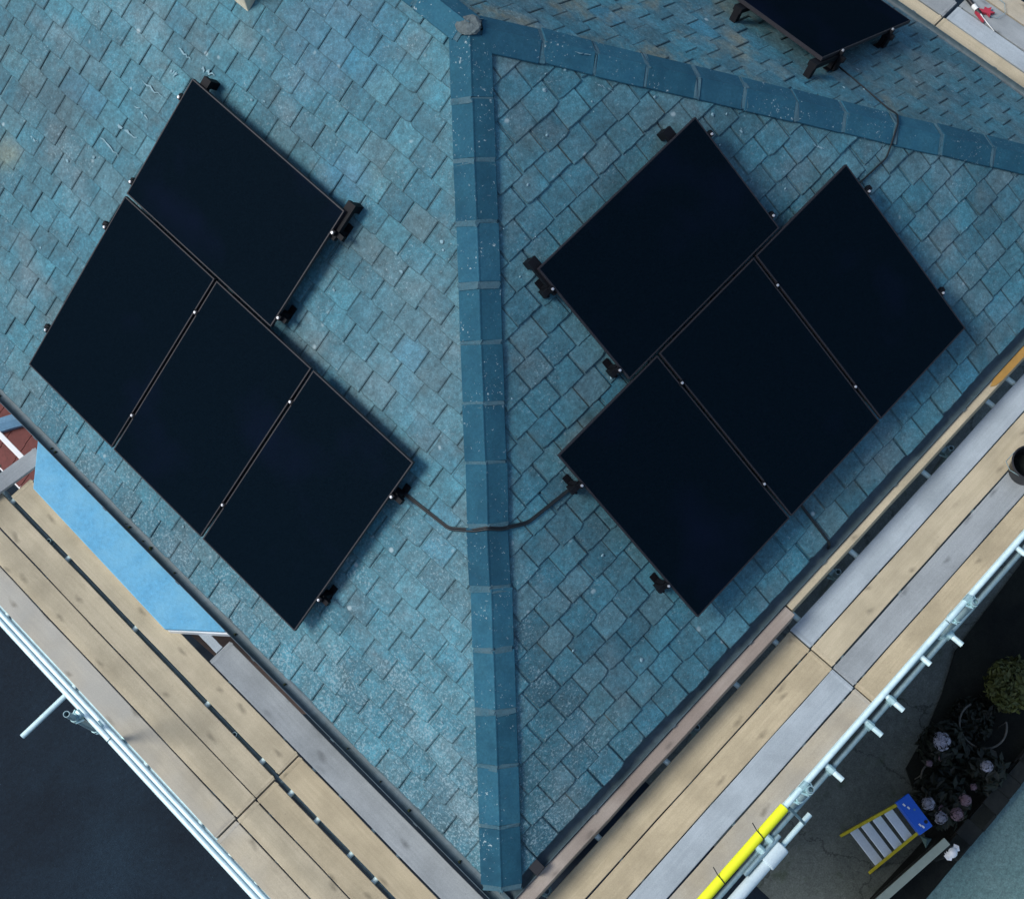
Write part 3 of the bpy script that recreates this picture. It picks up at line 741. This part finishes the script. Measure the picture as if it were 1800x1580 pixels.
mounting_rail('R', eL - .055, eR + .035, vR + 1.492, aR, uR, vR, 'second black mounting rail up under the right array', fr(mid, [(uR - .018, 'end'), (eR - .032, 'end')]))
mounting_rail('R', utR - .08, utR + PH + .06, vR + 1.931, aR, uR, vR, 'lower black rail under the sideways panel on the right slope', [(utR - .018, 'end'), (utR + PH + .018, 'end')])
mounting_rail('R', utR - .09, utR + PH + .06, vR + 2.766, aR, uR, vR, 'topmost black rail on the right slope above the sideways panel', [(utR - .018, 'end'), (utR + PH + .018, 'end')], [(utR + .02, .27), (utR + PH - .24, .27)])
mounting_rail('T', uT - .065, 3.83, vT + .444, 0, 0, 0, 'lower black rail under the panel beyond the right hip', [(uT - .018, 'end')])
mounting_rail('T', uT - .075, 3.83, vT + 1.459, 0, 0, 0, 'upper black rail under the panel beyond the right hip', [(uT - .018, 'end')], [(uT + .02, .44), (3.46, .42)])

# cables -------------------------------------------------------------------
def cable(pts, r, label, off=None):
    q = MB(); q.path(arc_path(pts, .035, 4), r, 8)
    if off: q.path(arc_path([Vector(p) + off for p in pts], .035, 4), r, 8)
    return tag(q.build('cable', 'cable', smooth=True), label, 'cable', 'solar cables')
pc = [onL(2.75, 1.915, .045), onL(2.574, 1.938, .045), onL(2.075, 1.978, .040), onL(1.90, 2.115, .062),
      hz * 1.815 + Vector((0, 0, .088)), onR(1.89, 2.13, .062), onR(2.085, 2.005, .040), onR(2.534, 1.952, .045), onR(2.75, 1.91, .045)]
cable(pc, .0085, 'black twin cable crossing the central hip between the two arrays', Vector((.013, .012, -.003)))
h2 = Vector((-1, 1, tT))
pc = [onT(2.95, 1.83, .05), onT(2.711, 1.855, .034), onT(2.366, 1.910, .034), onT(1.985, 1.986, .036), onT(1.874, 2.023, .06),
      Vector((W, 0, 0)) + h2 * 1.79 + Vector((0, 0, .088)), onR(6.567, 2.087, .062), onR(6.470, 2.027, .042), onR(6.131, 2.039, .036), onR(5.95, 2.05, .05)]
cable(pc, .0075, 'black cable bent over the right hip between two slopes')
pc = [onR(3.945, .62, .05), onR(3.937, .334, .038), onR(3.929, .016, .036), onR(3.928, -.055, .01), (3.928, -.06, -.2)]
cable(pc, .0125, 'short black cable running from the right array down to the gutter')

# ------------------------------------------------------------------ scaffold boards
BZ = -.35
def board(x0, x1, y0, y1, mat, label, group, z=BZ, rz=0.0, tk=.038, hoops=True):
    """one sawn board; long axis X or Y; steel end bands are sub-parts"""
    ax = 0 if (x1 - x0) > (y1 - y0) else 1
    cx_, cy_ = (x0 + x1) / 2, (y0 + y1) / 2; rr = random.Random(int((cx_ * 31 + cy_ * 17) * 100))
    lx, ly = (x1 - x0) / 2, (y1 - y0) / 2
    root = tag(empty('scaffold_board', mw=Matrix.Translation((cx_, cy_, z - tk)) @ Matrix.Rotation(rz, 4, 'Z')), label, 'board', group)
    q = MB(); k = 9; top = []; 
    ring_a = []
    L_, w_ = (lx, ly) if ax == 0 else (ly, lx)
    pts = [(-L_ + 2 * L_ * i / k, -w_ + rr.gauss(0, .0016)) for i in range(k + 1)] + [(L_ - 2 * L_ * i / k, w_ + rr.gauss(0, .0016)) for i in range(k + 1)]
    if ax == 1: pts = [(-b__, a) for a, b__ in pts]
    q.prism(pts, 0, tk)
    o = q.build('plank', mat + ('_x' if ax == 0 else '_y'), root); soft(o, .005, 2)
    if hoops:
        for e in (-1, 1):
            s2 = MB(); d = .03
            if ax == 0: s2.box(e * (lx - d) - .011, e * (lx - d) + .011, -ly - .002, ly + .002, -.002, tk + .0018)
            else: s2.box(-lx - .002, lx + .002, e * (ly - d) - .011, e * (ly - d) + .011, -.002, tk + .0018)
            s2.build('end_band', mat + ('_x' if ax == 0 else '_y'), root)
    return root
JX = 3.222
GRP = 'boards of the right scaffold walkway'
board(JX + .006, 7.3, -.487, -.268, 'woodblue', 'pale blue-grey board beside the dark gap on the right walkway, upper run', GRP)
board(JX + .006, 7.3, -.723, -.498, 'woodpale', 'beige board second from the gap on the right walkway, upper run beside the grey one', GRP)
board(JX + .004, 7.3, -.958, -.737, 'woodgrey', 'weathered grey board third from the gap on the right walkway, under the bucket', GRP)
board(JX + .006, 7.3, -1.192, -.968, 'wood', 'golden outermost board of the right walkway, upper run along the rail', GRP)
board(-.25, JX - .008, -.497, -.272, 'wood', 'golden board beside the dark gap on the right walkway, lower run', GRP)
board(-.25, JX - .006, -.735, -.507, 'wood', 'second golden board from the gap on the right walkway, lower run', GRP)
board(-.35, JX - .007, -.967, -.742, 'woodblue', 'pale blue-grey board on the lower run of the right walkway', GRP)
board(-.35, JX - .005, -1.206, -.981, 'woodmix', 'dull beige outermost board of the right walkway beside the yellow sleeve', GRP)
board(3.30, 7.3, -.186, -.118, 'woodpale', 'narrow pale inner board against the right gutter, upper run', GRP, z=-.085, tk=.30, hoops=False)
board(-.15, 3.285, -.226, -.118, 'wooddark', 'narrow brown stained inner board against the right gutter near the corner', GRP, z=-.085, tk=.30, hoops=False)
q = MB(); q.prism([(6.02, -.145), (6.06, -.172), (6.14, -.185), (7.2, -.187), (7.2, -.119), (6.1, -.119)], -.084, -.075)
tag(q.build('plywood_offcut', 'amber'), 'amber brown plywood offcut with rounded end on the inner board by the right gutter', 'plywood')
GLP = 'boards of the left scaffold walkway'
board(-.385, -.145, -.3, 3.17, 'woodgrey', 'weathered grey board tight against the left gutter', GLP)
board(-.625, -.397, 2.025, 5.62, 'woodpale', 'pale board between bay roof and dark gap on the left walkway, upper run', GLP)
board(-.635, -.402, -.4, 2.012, 'wood', 'golden board between the grey board and the gap on the left walkway, lower run', GLP)
board(-.882, -.668, 2.022, 5.75, 'woodpale', 'pale board just outside the gap on the left walkway, upper run', GLP)
board(-1.105, -.892, 2.022, 5.75, 'woodpale', 'second pale board outside the gap on the left walkway, upper run', GLP)
board(-1.335, -1.115, 2.022, 5.75, 'woodmix', 'half greyed outermost board beside the left guard rails, upper run', GLP)
board(-.892, -.682, -.4, 2.008, 'wood', 'golden board just outside the gap on the left walkway, lower run', GLP)
board(-1.115, -.902, -.4, 2.008, 'woodpale', 'second pale board outside the gap on the left walkway, lower run', GLP)
board(-1.345, -1.125, -.4, 2.008, 'woodmix', 'half weathered outermost board beside the left guard rails, lower run', GLP)
board(-.30, -.225, 3.18, 3.58, 'woodblue', 'short blue-grey board offcut below the corner of the blue bay roof', GLP, z=BZ - .01, hoops=False)
board(-1.5, -.175, 5.70, 5.86, 'woodgrey', 'grey board laid crosswise at the left picture edge above the walkway', GLP, z=-.27, rz=-.12)
board(-.80, -.50, 5.93, 7.6, 'woodpale', 'pale board continuing beyond the crosswise board at the left edge', GLP, hoops=False)
q = MB(); q.box(-.345, -.295, 5.84, 6.5, -.42, -.36); soft(tag(q.build('trim_strip', 'upvc'), 'short white plastic trim strip beside the crosswise grey board', 'trim strip'), .004)
GTP = 'boards of the top right scaffold walkway'
board(8.80, 9.03, 2.655, 6.2, 'woodpale', 'cream board along the top right gutter above the board joint', GTP)
board(8.815, 9.035, -1.2, 2.64, 'woodpale', 'cream board along the top right gutter below the board joint', GTP)
board(9.045, 9.265, 2.655, 6.2, 'woodgrey', 'dull grey board beside the cream one at the very top right', GTP)
board(9.05, 9.235, -1.2, 2.62, 'woodblue', 'pale sky-blue board in the top right corner beside the sealant gun', GTP)
board(9.25, 9.47, -1.2, 2.62, 'woodgrey', 'grey board under the red sealant gun in the top right corner', GTP)
board(9.49, 9.71, -1.2, 6.2, 'woodmix', 'outer board of the top right walkway just past the sealant gun', GTP)

# ------------------------------------------------------------------ scaffolds
TR = .0242
def scaffold(label):
    return tag(empty('scaffold', (0, 0, GZ)), label, 'scaffold')
def spart(root, mb, name, mat, smooth=True):
    o = mb.build(name, mat, root, smooth=smooth); o.matrix_local = Matrix.Translation((0, 0, -GZ)); return o
def tube(root, p, q, name, mat='steel', r=TR):
    m_ = MB(); m_.pipe(p, q, r, seg=16); return spart(root, m_, name, mat)
def coupler(root, c, d1, d2):
    """right-angle coupler: two short sleeves and flange bolts"""
    c = Vector(c); m_ = MB(); d1 = Vector(d1); d2 = Vector(d2)
    m_.cyl(c - d1 * .035, c + d1 * .035, .033, 10); m_.cyl(c + d1.cross(d2) * .05 - d2 * .032, c + d1.cross(d2) * .05 + d2 * .032, .033, 10)
    s = d1.cross(d2)
    for e in (-1, 1):
        m_.cyl(c + d2 * e * .028 + s * -.02, c + d2 * e * .055 + s * .045, .009, 6)
    return spart(root, m_, 'coupler', 'coupler', False)
TZ, LZ = BZ - .038 - TR - .003, BZ - .038 - TR * 3 - .006
sR = scaffold('galvanised tube scaffold along the right eave with yellow foam sleeve on its rail')
RY_ = -1.165
tube(sR, (-1.9, RY_, .62), (3.84, RY_, .62), 'guard_rail'); tube(sR, (3.85, RY_, .62), (7.6, RY_, .62), 'guard_rail')
tube(sR, (-1.9, RY_ - .004, .10), (7.6, RY_ - .004, .10), 'guard_rail')
tube(sR, (-1.9, -1.262, LZ), (7.6, -1.262, LZ), 'ledger', 'steel_dull'); tube(sR, (-.3, -.35, LZ), (7.6, -.35, LZ), 'ledger', 'steel_dull')
for x in (.85, 1.69, 2.575, 3.08, 3.365, 4.14, 5.14, 6.06, 6.36):
    y_out = {3.08: -1.39, 3.365: -1.39, 2.575: -1.39, 4.14: -1.40}.get(x, -1.30)
    tube(sR, (x, y_out, TZ), (x, .1 if x > 9 else -.02, TZ), 'transom')
tube(sR, (3.83, -1.31, TZ - .02), (3.83, -1.0, TZ - .02), 'transom')
for x, zt in ((2.115, .72), (4.10, .70), (6.2, .72)):
    tube(sR, (x, -1.222, GZ + .02), (x, -1.222, zt), 'standard', 'steel_dull', .0255)
    for z_ in (.62, .10, LZ):
        coupler(sR, (x, -1.222, z_), (0, 0, 1), (1, 0, 0))
for x in (.25, 2.07, 3.91, 5.47):
    tube(sR, (x, -.235, GZ + .02), (x, -.235, BZ - .02), 'standard', 'steel_dull', .0255)
    coupler(sR, (x, -.235, LZ - .06), (0, 0, 1), (1, 0, 0))
for x in (2.575, 3.08, 3.365, 1.69, 4.14): coupler(sR, (x, -1.262, LZ), (1, 0, 0), (0, 1, 0))
tube(sR, (-1.9, -1.372, LZ - .01), (2.19, -1.372, LZ - .01), 'ledger')
tube(sR, (2.02, -1.20, .05), (2.10, -1.39, LZ), 'brace', 'steel_dull', .012)
m_ = MB(); m_.pipe((-1.9, RY_, .62), (1.895, RY_, .62), .040, .0247, 18); spart(sR, m_, 'foam_sleeve', 'foam_y')
for x in (1.62, 1.18):
    m_ = MB(); m_.path([(x + .02, RY_ + .10, .66), (x, RY_ + .035, .655), (x - .005, RY_ - .005, .663), (x - .01, RY_ - .045, .64)], .004, 5); spart(sR, m_, 'cable_tie', 'black_plastic')
m_ = MB(); m_.pipe((-1.9, -1.372, LZ - .01), (1.655, -1.372, LZ - .01), .052, .0247, 18); spart(sR, m_, 'pipe_lagging', 'foam_w')
m_ = MB(); m_.pipe((1.64, -1.372, LZ - .01), (1.84, -1.372, LZ - .01), .072, .0247, 18); soft(spart(sR, m_, 'lagging_collar', 'foam_w'), .012, 3)
coupler(sR, (1.80, -1.262, LZ), (1, 0, 0), (0, 1, 0))
tube(sR, (1.45, -1.30, LZ + .05), (1.88, -1.30, LZ + .05), 'joint_sleeve', 'steel_dull', .02)

sLf = scaffold('galvanised tube scaffold along the left eave above the dark driveway')
tube(sLf, (-1.305, -1.3, .72), (-1.305, 2.9, .72), 'guard_rail'); tube(sLf, (-1.305, 2.91, .72), (-1.305, 9, .72), 'guard_rail')
tube(sLf, (-1.315, -1.3, .22), (-1.315, 9, .22), 'guard_rail')
tube(sLf, (-1.34, -1.3, LZ), (-1.34, 9, LZ), 'ledger', 'steel_dull'); tube(sLf, (-.645, -.8, LZ), (-.645, 9, LZ), 'ledger', 'steel_dull')
for y in (5.60, 4.81, 3.88, 2.92, 2.22, 1.85, 1.53, 1.13, .84):
    xo = {3.88: -1.94, 4.81: -1.70}.get(y, -1.41)
    tube(sLf, (xo, y, TZ), (-.20, y, TZ), 'transom')
for y, zt in ((3.23, .93), (.2, .9), (6.2, .9)):
    tube(sLf, (-1.385, y, GZ + .02), (-1.385, y, zt), 'standard', 'steel_dull', .0255)
    for z_ in (.72, .22, LZ): coupler(sLf, (-1.385, y, z_), (0, 0, 1), (0, -1, 0))
for y in (5.05, 2.55, .45):
    tube(sLf, (-.66, y, GZ + .02), (-.66, y, BZ - .02), 'standard', 'steel_dull', .0205); coupler(sLf, (-.645, y, LZ), (0, 1, 0), (0, 0, 1))
for y in (3.88, 2.92, 2.22): coupler(sLf, (-1.34, y, LZ), (0, 1, 0), (1, 0, 0))
for y in (2.55, 2.0): tube(sLf, (-1.40, y - .09, LZ - .06), (-1.40, y + .09, LZ - .06), 'joint_sleeve', 'steel_dull', .03)

sTp = scaffold('tube scaffold carrying boards at the top right corner beyond the far eave')
tube(sTp, (8.92, -1.2, LZ), (8.92, 6.3, LZ), 'ledger', 'steel_dull'); tube(sTp, (9.66, -1.2, LZ), (9.66, 6.3, LZ), 'ledger', 'steel_dull')
for y in (.3, 1.5, 2.55, 2.75, 4.1, 5.6): tube(sTp, (8.70, y, TZ), (9.85, y, TZ), 'transom')
for y in (.2, 2.3, 4.4):
    for x in (8.86, 9.78): tube(sTp, (x, y, GZ + .02), (x, y, BZ - .02 if x < 9 else .7), 'standard', 'steel_dull', .0255)

# ------------------------------------------------------------------ bucket
bk = tag(empty('bucket', (5.70, -.83, BZ)), 'round black builder\'s bucket on the right walkway boards at picture edge', 'bucket')
def lathe(prof, seg=28):
    q = MB(); vs = [(r * math.cos(6.28318 * k / seg), r * math.sin(6.28318 * k / seg), z) for r, z in prof for k in range(seg)]
    q.add(vs, [(i * seg + k, i * seg + (k + 1) % seg, (i + 1) * seg + (k + 1) % seg, (i + 1) * seg + k) for i in range(len(prof) - 1) for k in range(seg)]); return q
lathe([(.001, .0), (.115, .0), (.13, .02), (.15, .24), (.146, .24), (.126, .02), (.001, .012)]).build('shell', 'black_plastic', bk, smooth=True)
lathe([(.150, .235), (.162, .238), (.163, .25), (.150, .253), (.146, .245), (.150, .235)]).build('rim', 'black_plastic', bk, smooth=True)
lathe([(.001, .09), (.133, .09), (.134, .085)]).build('contents', 'soil', bk)
q = MB(); q.path([(-.155, 0, .23), (-.13, .09, .15), (-.06, .165, .09), (.06, .165, .09), (.13, .09, .15), (.155, 0, .23)], .004, 6); q.build('handle', 'steel_dull', bk)

# sealant gun ---------------------------------------------------------------
sg_ = tag(empty('sealant_gun', (9.29, 2.42, BZ)), 'red and black sealant gun with white nozzle on the top right boards', 'sealant gun')
mg = Matrix.Translation((0, 0, .03)) @ Matrix.Rotation(math.radians(-108), 4, 'Z')
def gpart(mb, nm, mt_): 
    mb.v = [tuple(mg @ Vector(p)) for p in mb.v]; return mb.build(nm, mt_, sg_, smooth=False)
q = MB(); q.cyl((-.24, 0, 0), (.03, 0, 0), .024, 12); gpart(q, 'barrel', 'black_plastic')
q = MB(); q.cyl((-.09, 0, .002), (-.03, 0, .002), .0255, 12); gpart(q, 'cartridge_label', 'white_plastic')
q = MB(); q.cyl((.03, 0, 0), (.07, 0, 0), .013, 10, .007); q.cyl((.07, 0, 0), (.26, .01, -.012), .007, 8, .003); gpart(q, 'nozzle', 'white_plastic')
q = MB(); q.prism([(-.03, .022), (.03, .03), (.055, .06), (.10, .065), (.075, .09), (.09, .13), (.05, .105), (.02, .14), (.015, .10), (-.02, .085), (.005, .06)], -.018, .012); gpart(q, 'handle', 'red_tool')
q = MB(); q.path([(.09, .07, 0), (.15, .12, 0), (.14, .22, 0), (.04, .28, 0), (-.08, .25, 0)], .003, 5); gpart(q, 'hook_wire', 'steel_dull')
q = MB(); q.prism([(-.02, -.03), (.10, -.03), (.12, -.02), (.02, -.015)], -.02, .02); gpart(q, 'trigger', 'red_tool')

# ------------------------------------------------------------------ step ladder
ld = tag(empty('step_ladder', (3.3, -2.2, GZ + .03)), 'yellow step ladder with white treads and blue top cap in the garden', 'step ladder')
LO = ld.location
def lp(mb, nm, mt_, sm=False):
    mb.v = [tuple(Vector(p) - LO) for p in mb.v]; return mb.build(nm, mt_, ld, smooth=sm)
GZ2 = GZ + .03
f0, f1 = Vector((3.095, -1.93, GZ2)), Vector((3.005, -2.41, GZ2)); t0, t1 = Vector((3.50, -2.075, -3.66)), Vector((3.425, -2.405, -3.66))
def stile(p, q_, nm, mt_, wd=.032, dp=.065):
    d = (q_ - p).normalized(); side = (f1 - f0).normalized(); out = d.cross(side).normalized(); side = out.cross(d)
    vs = [c + side * a * wd / 2 + out * b__ * dp / 2 for c in (p, q_) for a, b__ in ((-1, -1), (1, -1), (1, 1), (-1, 1))]
    m_ = MB(); m_.add(vs, [(3, 2, 1, 0), (4, 5, 6, 7)] + [(i, (i + 1) % 4, 4 + (i + 1) % 4, 4 + i) for i in range(4)]); return lp(m_, nm, mt_)
stile(f0, t0, 'stile', 'ladder_yellow'); stile(f1, t1, 'stile', 'ladder_yellow')
r0, r1 = Vector((3.88, -2.16, GZ2)), Vector((3.82, -2.46, GZ2))
stile(r0, t0 + Vector((.10, -.05, -.06)), 'rear_leg', 'ladder_yellow', .028, .04); stile(r1, t1 + Vector((.10, .04, -.06)), 'rear_leg', 'ladder_yellow', .028, .04)
for k, t in enumerate((.20, .40, .60, .80)):
    a, b__ = f0.lerp(t0, t), f1.lerp(t1, t); sd_ = (b__ - a).normalized(); fw = Vector((sd_.y, -sd_.x, 0)) * -1
    a = a + sd_ * .016; b__ = b__ - sd_ * .016
    m_ = MB(); vs = [c + fw * e + Vector((0, 0, z_)) for z_ in (-.025, 0) for c, e in ((a, -.05), (b__, -.05), (b__, .05), (a, .05))]
    m_.add(vs, [(3, 2, 1, 0), (4, 5, 6, 7)] + [(i, (i + 1) % 4, 4 + (i + 1) % 4, 4 + i) for i in range(4)]); soft(lp(m_, 'tread', 'tread'), .004)
sd_ = (t1 - t0).normalized(); fw = Vector((-sd_.y, sd_.x, 0))
a = t0 - sd_ * .03; b__ = t1 + sd_ * .03
m_ = MB(); vs = [c + fw * e + Vector((0, 0, z_)) for z_ in (-.05, .03) for c, e in ((a, -.035), (b__, -.035), (b__, .135), (a, .135))]
m_.add(vs, [(3, 2, 1, 0), (4, 5, 6, 7)] + [(i, (i + 1) % 4, 4 + (i + 1) % 4, 4 + i) for i in range(4)]); cap = soft(lp(m_, 'top_cap', 'ladder_blue'), .012, 3)
for s1, e in ((.18, .02), (.30, .04), (.80, .03), (.88, .045)):
    c = a.lerp(b__, s1) + fw * e + Vector((0, 0, .0315)); m_ = MB(); m_.box(-.009, .009, -.016, .016, 0, .002, Matrix.Translation(c - LO)); m_.build('label_mark', 'white_plastic', cap)
c = a.lerp(b__, .82) + fw * .10 + Vector((0, 0, .0312)); m_ = MB(); m_.cyl(c - LO, c - LO + Vector((0, 0, .002)), .02, 12); m_.build('tool_hole', 'black_plastic', cap)
for s1 in (.42,):
    c = a.lerp(b__, s1) + fw * .08 + Vector((0, 0, .0312)); m_ = MB(); m_.cyl(c - LO, c - LO + Vector((0, 0, .002)), .012, 12); m_.build('tool_hole', 'lead', cap)

# ------------------------------------------------------------------ garden wall, fence rail, ornaments
gw = tag(empty('garden_wall', (5, -2.9, GZ)), 'dark mossy low garden wall between planting bed and footpath', 'wall')
rr = random.Random(21)
for r_ in range(3):
    x = 3.70 + (r_ % 2) * .11
    while x < 8.5:
        l_ = rr.uniform(.2, .26)
        q = MB(); q.box(x - 5, x - 5 + l_ - .012, -.095 + rr.gauss(0, .006), .095 + rr.gauss(0, .006), r_ * .105, r_ * .105 + .094 + rr.uniform(0, .006))
        q.build('wall_block', 'wall_dark', gw); x += l_
q = MB(); q.box(-1.29, 3.5, -.08, .08, 0, .305); q.build('mortar_core', 'soil', gw)
fr_ = tag(empty('fence', (3.2, -2.65, GZ)), 'pale timber top rail of a low garden fence below the step ladder', 'fence')
FO = fr_.location
pA, pB = Vector((2.36, -2.545, -4.1)), Vector((3.64, -2.715, -4.1)); dA = (pB - pA).normalized(); sA = Vector((-dA.y, dA.x, 0))
def obox(mb, p, q_, hw, z0, z1, off):
    s_v = Vector((-(q_ - p).normalized().y, (q_ - p).normalized().x, 0))
    vs = [Vector((c.x, c.y, z_)) + s_v * e - off for z_ in (z0, z1) for c, e in ((p, -hw), (q_, -hw), (q_, hw), (p, hw))]
    mb.add(vs, [(3, 2, 1, 0), (4, 5, 6, 7)] + [(i, (i + 1) % 4, 4 + (i + 1) % 4, 4 + i) for i in range(4)]); return mb
soft(obox(MB(), pA, pB, .045, -4.14, -4.10, FO).build('top_rail', 'fence', fr_), .004)
obox(MB(), pA, pB, .02, -4.75, -4.68, FO).build('bottom_rail', 'wall_dark', fr_)
L_ = (pB - pA).length; k = 0
while k * .11 < L_ - .1:
    obox(MB(), pA + dA * (k * .11 + .01), pA + dA * (k * .11 + .108), .012, GZ + .05, -4.142, FO).build('slat', 'wall_dark', fr_); k += 1
for t in (.02, .98): obox(MB(), pA + dA * (L_ * t - .035) + sA * -.06, pA + dA * (L_ * t + .035) + sA * -.06, .035, GZ, -4.145, FO).build('post', 'wall_dark', fr_)
orn = tag(empty('garden_ornament', (3.60, -2.83, -4.30)), 'small white ornament at the end of the pale fence rail by the footpath', 'ornament')
q = MB(); rr = random.Random(5)
prof = [(.0, .0), (.05, .0), (.055, .02), (.03, .05), (.04, .09), (.06, .12), (.045, .16), (.02, .175), (.0, .18)]
lathe([(max(.001, r), z) for r, z in prof], 14).build('body', 'upvc', orn, smooth=True)
for sgn in (-1, 1):
    q = MB(); q.add([(0, 0, .14), (.085 * sgn, .04, .12), (.10 * sgn, -.01, .13), (.07 * sgn, -.05, .12), (0, -.01, .16), (.02 * sgn, 0, .11)], [(0, 1, 2, 4), (4, 2, 3), (0, 5, 1), (1, 5, 3, 2), (5, 0, 4, 3)]); q.build('wing', 'upvc', orn)
q = MB(); q.cyl((0, 0, -.70), (0, 0, 0), .035, 10); q.build('post', 'wall_dark', orn)
q = MB(); q.add([(3.66, -2.55, GZ + .12), (3.60, -2.68, GZ + .12), (3.72, -2.66, GZ + .14), (3.66, -2.62, GZ + .20)], [(0, 1, 3), (1, 2, 3), (2, 0, 3), (0, 2, 1)])
tag(q.build('stone', 'paving'), 'small pale three-sided stone between step ladder and fence rail', 'stone')

def leaf_mass(q, c, rx, ry, rz, n_, size, rr, up=.25):
    for i in range(n_):
        while True:
            p = Vector((rr.uniform(-1, 1), rr.uniform(-1, 1), rr.uniform(-.6, 1)))
            if .35 < p.length < 1: break
        o = Vector((p.x * rx, p.y * ry, p.z * rz)) + c
        d = (p.normalized() + Vector((rr.gauss(0, .5), rr.gauss(0, .5), rr.gauss(0, .4) + up))).normalized()
        u = d.orthogonal().normalized(); u = Matrix.Rotation(rr.uniform(0, 6.28), 3, d) @ u; v = d.cross(u); s = size * rr.uniform(.6, 1.3)
        q.add([o - u * s, o + v * s * .45 + d * s * .12, o + u * s, o - v * s * .45 + d * s * .12], [(0, 1, 2, 3)])
def floret_head(c, r, rr, n_=64):
    q = MB()
    for i in range(n_):
        z = 1 - 1.35 * (i + .5) / n_; t = i * 2.39996; h = math.sqrt(max(0, 1 - z * z))
        d = Vector((h * math.cos(t), h * math.sin(t), z)); o = c + Vector((d.x * r, d.y * r, d.z * r * .72)) * rr.uniform(.72, 1.22)
        u = d.orthogonal().normalized(); u = Matrix.Rotation(rr.uniform(0, 6.28), 3, d) @ u; v = d.cross(u); s = r * rr.uniform(.22, .40)
        for k in range(4):
            e = u if k == 0 else v if k == 1 else -u if k == 2 else -v; f = v if k in (0, 2) else u
            q.add([o, o + e * s * .6 + f * s * .42 + d * s * .15, o + e * s * 1.05, o + e * s * .6 - f * s * .42 + d * s * .15], [(0, 1, 2, 3)])
    return q
rr = random.Random(77)
def hydrangea(loc, heads, rad, label, nleaf=420):
    root = tag(empty('hydrangea', loc), label, 'hydrangea', 'hydrangeas in the bed'); o = Vector(loc)
    st = MB()
    for (x, y, z, r, pk) in heads:
        p = Vector((x, y, z)) - o
        st.path([(rr.gauss(0, .03), rr.gauss(0, .03), 0), (p.x * .45, p.y * .45, p.z * .55), tuple(p - Vector((0, 0, r * .4)))], .007, 5)
        floret_head(p, r, rr).build('flower_head', 'petal_pink' if pk else 'petal', root)
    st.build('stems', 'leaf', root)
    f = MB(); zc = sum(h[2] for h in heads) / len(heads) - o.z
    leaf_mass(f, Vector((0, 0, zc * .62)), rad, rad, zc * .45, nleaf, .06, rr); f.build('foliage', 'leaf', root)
hydrangea((4.52, -2.12, GZ + .08), [(4.48, -2.04, -4.3, .085, 0), (4.20, -2.09, -4.3, .032, 1), (4.38, -2.16, -4.42, .04, 1)], .30, 'hydrangea with one large pale head nearest the yard')
hydrangea((4.05, -2.45, GZ + .08), [(3.86, -2.35, -4.3, .062, 0), (3.98, -2.64, -4.3, .062, 1), (4.16, -2.61, -4.3, .056, 1), (3.84, -2.54, -4.34, .06, 0), (3.92, -2.50, -4.38, .05, 1)], .32, 'hydrangea cluster of faded heads beside the blue ladder cap', 520)
hydrangea((4.62, -2.58, GZ + .08), [(4.60, -2.56, -4.3, .058, 0), (4.36, -2.60, -4.42, .034, 1)], .26, 'hydrangea with a ragged pale head close to the garden wall', 360)
def shrub(c, rx, ry, rz, n_, mat, label, size=.045):
    root = tag(empty('shrub', (c[0], c[1], GZ + .05)), label, 'shrub', 'shrubs in the bed')
    st = MB()
    for i in range(9):
        a_ = rr.uniform(0, 6.28); st.path([(0, 0, 0), (math.cos(a_) * rx * .4, math.sin(a_) * ry * .4, rz * .7), (math.cos(a_) * rx * .8, math.sin(a_) * ry * .8, rz * 1.3)], .008, 5)
    st.build('stems', 'leaf', root)
    f = MB(); leaf_mass(f, Vector((0, 0, rz)), rx, ry, rz * .8, n_, size, rr)
    for k in range(5):
        a_ = rr.uniform(0, 6.28); leaf_mass(f, Vector((math.cos(a_) * rx * .6, math.sin(a_) * ry * .6, rz * rr.uniform(.8, 1.5))), rx * .4, ry * .4, rz * .4, n_ // 6, size, rr)
    f.build('foliage', mat, root)
shrub((5.62, -2.24), .34, .30, .34, 900, 'leaf_bright', 'yellow-green leafy shrub at the right picture edge')
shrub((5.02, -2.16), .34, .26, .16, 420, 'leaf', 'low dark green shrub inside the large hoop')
def hoop(c, r, a0, a1, label):
    q = MB(); pts = [(r * math.cos(a0 + (a1 - a0) * i / 22), r * math.sin(a0 + (a1 - a0) * i / 22), .36 + rr.gauss(0, .003)) for i in range(23)]
    q.path(pts, .011, 6)
    for t in (0, 11, 22): q.path([(pts[t][0], pts[t][1], 0), (pts[t][0], pts[t][1], .36)], .008, 5)
    o = q.build('plant_hoop', 'hoop'); o.location = (c[0], c[1], GZ + .05); tag(o, label, 'plant support', 'plant hoops')
hoop((5.02, -2.28), .26, 1.2, 5.6, 'large pale hoop plant support round the low shrub')
hoop((4.22, -2.30), .20, .9, 3.3, 'small curved plant support beside the hydrangea cluster')
